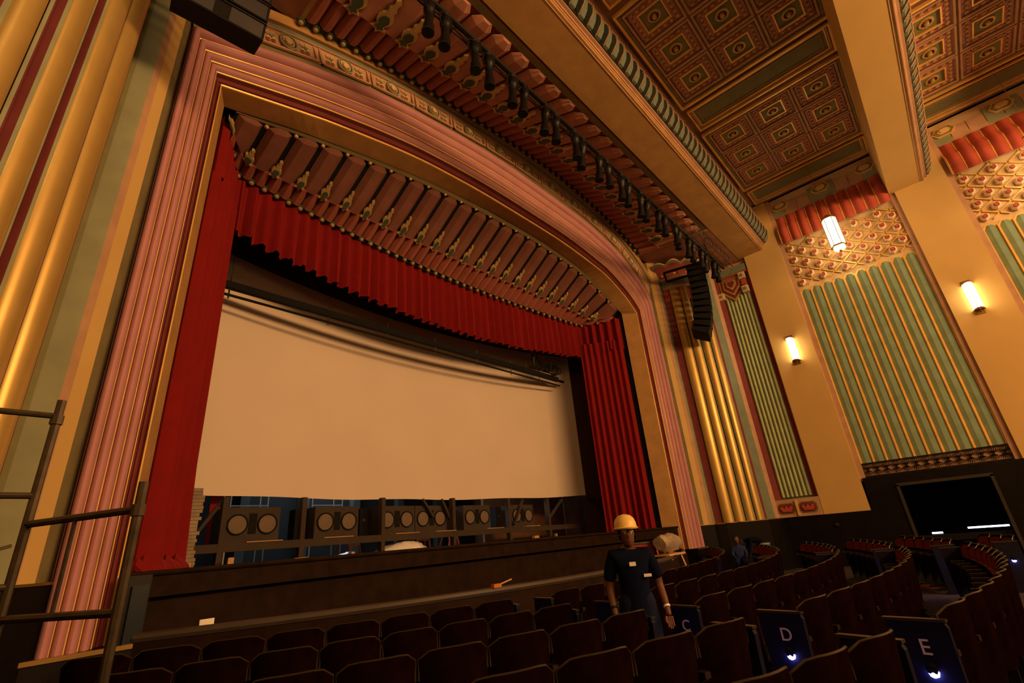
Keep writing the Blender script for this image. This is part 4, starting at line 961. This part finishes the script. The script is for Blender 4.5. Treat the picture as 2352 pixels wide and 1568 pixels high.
def head(par, x, y, z, s=1., hat=False, hair=True, tilt=0):
    hp = M(); rows = []
    for zz, rx, ry, oy in ((-.115,.030,.035,-.03),(-.10,.048,.055,-.025),(-.06,.062,.078,-.012),(-.01,.072,.092,-.003),(.04,.074,.096,0),(.08,.064,.085,.004),(.105,.04,.055,.006),(.115,.012,.016,.006)):
        rows.append([(x+s*rx*math.sin(2*PI*k/16), y+s*(oy-ry*math.cos(2*PI*k/16)-(.006 if k == 0 and -.06 <= zz <= .02 else 0)), z+s*zz) for k in range(16)])
    hp.grid(rows, 0, True, True)
    hd = part('head', hp, SKIN, par, True)
    m = M(); m.add([(x-.016*s,y-.088*s,z-.035*s),(x+.016*s,y-.088*s,z-.035*s),(x,y-.085*s,z+.02*s),(x,y-.118*s,z-.03*s)], [(0,1,3),(1,2,3),(2,0,3),(0,2,1)]); put('nose', m.mesh('nose', SKIN, True), hd)
    for sx in (-1,1):
        m = M(); m.lathe([(.0,0),(.012*s,.002),(.011*s,.008),(.0,.012)], (x+sx*.028*s,y-.082*s,z+.008*s), 8, 0, (0,-1,0)); put('eye', m.mesh('eye', PAPER, True), hd)
        m = M(); m.lathe([(.005*s,0),(.0,.003)], (x+sx*.028*s,y-.095*s,z+.008*s), 6, 0, (0,-1,0)); put('pupil', m.mesh('pupil', HAIR), hd)
        m = M(); m.lathe([(.024*s,0),(.026*s,.008),(.012*s,.014)], (x+sx*.072*s,y+.005,z-.005*s), 8, 0, (sx,0,0)); put('ear', m.mesh('ear', SKIN, True), hd)
    m = M(); m.tube([(x-.024*s,y-.080*s,z-.062*s),(x,y-.090*s,z-.065*s),(x+.024*s,y-.080*s,z-.062*s)], .005*s, 5); put('mouth', m.mesh('mouth', mat('lip', (.14,.035,.025))), hd)
    if hair:
        m = M(); rows = []
        for zz, r_ in ((-.06,.082),(-.01,.088),(.04,.088),(.08,.076),(.11,.048),(.122,.01)):
            rows.append([(x+s*r_*math.sin(a), y+s*(.012-r_*1.18*math.cos(a)), z+s*zz) for a in [PI*.38+(PI*1.24)*k/12 for k in range(13)]] if zz < .05 else [(x+s*r_*math.sin(a), y+s*(.008-r_*1.18*math.cos(a)), z+s*zz) for a in [PI*.0+(PI*2)*k/12 for k in range(13)]])
        m.grid(rows); put('hair', m.mesh('hair', HAIR, True), hd)
    return hd
head(man, 0, -.02, 1.485, 1.0)
hm = M(); rows = []
for zz, r_ in ((.0,.118),(.012,.125),(.02,.112),(.06,.108),(.10,.092),(.13,.060),(.142,.01)):
    rows.append([(r_*math.sin(a), -.005-r_*1.15*math.cos(a)-(.05*max(0,math.cos(a))**2 if zz < .015 else 0), 1.525+zz) for a in [2*PI*k/20 for k in range(20)]])
hm.grid(rows, 0, True, True); part('hard_hat', hm, HAT, man, True)
part('face_band', M().bar((-.055,-.098,1.512),(.055,-.098,1.512),.03,.02), PAPER, man)
part('neck_badge', M().box(-.04,.02,-.165,-.155,1.20,1.235), PAPER, man)
part('chest_badge', M().box(.08,.15,-.155,-.14,1.10,1.125), PAPER, man)
part('wrist_band', M().tube([(.248,-.085,.845),(.25,-.095,.83)], .032, 10), PAPER, man, True)
part('watch', M().tube([(-.232,-.05,.86),(-.23,-.06,.845)], .034, 10), BLK, man, True)
def hand(par, x, y, z, side):
    d0 = Vector((0,-.25,-1)).normalized()
    for k in range(4):
        a = Vector((x-.024+.016*k, y+.0, z)); ln = (.065,.078,.074,.058)[k]
        skin('finger', [[(tuple(a+Vector((0,0,.03))),.011),(tuple(a+d0*.01),.0105),(tuple(a+d0*ln*.55+Vector((0,-.008,0))),.0095),(tuple(a+d0*ln+Vector((0,-.026,.004))),.008)]], par, SKIN, 1)
    a = Vector((x-side*.03, y-.015, z+.035)); skin('thumb', [[(tuple(a),.012),(tuple(a+Vector((-side*.014,-.022,-.03))),.0105),(tuple(a+Vector((-side*.008,-.034,-.058))),.009)]], par, SKIN, 1)
hand(man, .25, -.12, .735, 1); hand(man, -.22, -.10, .725, -1)
# two people by the right wainscot
p2 = tag(empty('person', (15.7, 5.55, -1.5), math.radians(-70)), 'person in a blue top sitting by the dark wall right of the stage', 'person')
skin('body', [[((0,0,.48),.13),((0,-.03,.65),.12),((0,-.06,.80),.12),((0,-.07,.88),.06),((0,-.08,.93),.05)],[2,((.15,-.06,.80),.06),((.19,-.12,.62),.045),((.12,-.32,.55),.035)],[2,((-.15,-.06,.80),.06),((-.19,-.12,.62),.045),((-.12,-.32,.55),.035)],[0,((.09,-.1,.47),.09),((.10,-.45,.47),.065),((.10,-.45,.08),.045),((.10,-.55,.04),.035)],[0,((-.09,-.1,.47),.09),((-.10,-.45,.47),.065),((-.10,-.45,.08),.045),((-.10,-.55,.04),.035)]], p2, mat('royal_blue_cloth', (.01,.02,.10)))
head(p2, 0, -.10, 1.03, .95)
part('stool', M().box(-.2,.2,-.2,.2,.0,.38), BLKM, p2)
p3 = tag(empty('person', (16.15, 5.0, -1.5), math.radians(-150)), 'person in pale jeans bending over beside the dark wainscot', 'person')
skin('body', [[((0,.05,.88),.125),((0,-.10,1.0),.115),((0,-.32,1.02),.12),((0,-.44,.98),.055),((0,-.50,.95),.05)],[2,((.15,-.32,.99),.055),((.17,-.40,.75),.04),((.12,-.48,.55),.032)],[2,((-.15,-.32,.99),.055),((-.17,-.40,.75),.04),((-.12,-.48,.55),.032)],[0,((.085,.05,.80),.10),((.095,.0,.45),.065),((.095,.06,.08),.045),((.095,-.08,.04),.035)],[0,((-.085,.05,.80),.10),((-.095,.0,.45),.065),((-.095,.06,.08),.045),((-.095,-.08,.04),.035)]], p3, NAVY)
skin('trousers', [[((0,.05,.90),.135)],[0,((.088,.05,.80),.112),((.098,.0,.45),.078),((.098,.06,.10),.06)],[0,((-.088,.05,.80),.112),((-.098,.0,.45),.078),((-.098,.06,.10),.06)]], p3, LJEAN)
head(p3, 0, -.60, .92, .95)
# wrapped machine on a stand near the right jamb
cx_, cy_ = 10.9, 5.35
t = tag(empty('wrapped_machine', (cx_, cy_, -.52)), 'plastic-wrapped machine sitting on a folding timber stand by the right jamb', 'machine')
m = M(); rnd = random.Random(11); rows = []
for k in range(9):
    x = -.42+.84*k/8; r_ = .20*(1-.25*abs(k-4)/4*(abs(k-4)/4))
    rows.append([(x, r_*math.cos(a)*rnd.uniform(.82,1.12), .22+r_*math.sin(a)*rnd.uniform(.8,1.1)) for a in [2*PI*j/14 for j in range(14)]])
m.grid(rows, 0, True, True); part('wrapped_body', m, mat('foil_wrap', (.42,.34,.25), rough=.25, metal=.3, bump=1, bscale=9, var=.3), t, True)
0 and part('bundle_strap', M().tube([(-.2,.21*math.cos(a),.24+.21*math.sin(a)) for a in [2*PI*j/16 for j in range(17)]], .012, 5), BLK, t)
t = tag(empty('folding_stand', (cx_, cy_, -1.5)), 'folding pale timber stand under the plastic-wrapped machine', 'stand')
for x0, x1 in ((-.45,-.25),(.45,.25)):
    for yy in (-.28,.28): part('leg', M().bar((x0,yy,0),(x1,yy*.4,.98),.09,.03), RAWW, t)
    part('crosspiece', M().bar((x0*.85,-.22,.30),(x0*.85,.22,.30),.07,.03), RAWW, t)
part('top_board', M().box(-.40,.40,-.18,.18,.95,.985), RAWW, t)
part('front_board', M().box(-.33,.33,-.25,-.22,.38,.66), mat('pale_board', (.42,.27,.15)), t)
t = tag(empty('red_board', (10.35, 5.75, -1.5), -.5), 'dark red board in a thin metal frame leaning behind the timber stand', 'board')
part('panel', M().box(-.35,.35,0,.02,.3,1.22), mat('red_panel', (.20,.02,.012)), t)
part('metal_frame', M().bar((-.37,0,0),(-.37,0,1.45),.03,.03).bar((.37,0,0),(.37,0,1.3),.03,.03).bar((-.37,0,1.25),(.37,0,1.25),.04,.03), STEEL, t)
t = tag(empty('orange_ladder', (11.5, 5.6, -1.5), -.3), 'small orange ladder leaning right of the timber stand', 'ladder')
for s in (-.16,.16): part('rail', M().bar((s,0,0),(s*.7,.35,1.05),.04,.025), ORNG, t)
for k in range(1,4): part('rung', M().bar((-.15,.35*k*.27/1.05,k*.27),(.15,.35*k*.27/1.05,k*.27),.05,.02,0,(0,1,0)), ORNG, t)
# small fittings on the right wainscot
o = part('wall_socket', M().box(18.44,18.5,3.35,3.43,-.36,-.28).box(18.42,18.44,3.37,3.41,-.34,-.30), STEEL, None); tag(o, 'small metal wall fitting on the dark wainscot under the pilaster', 'fitting')
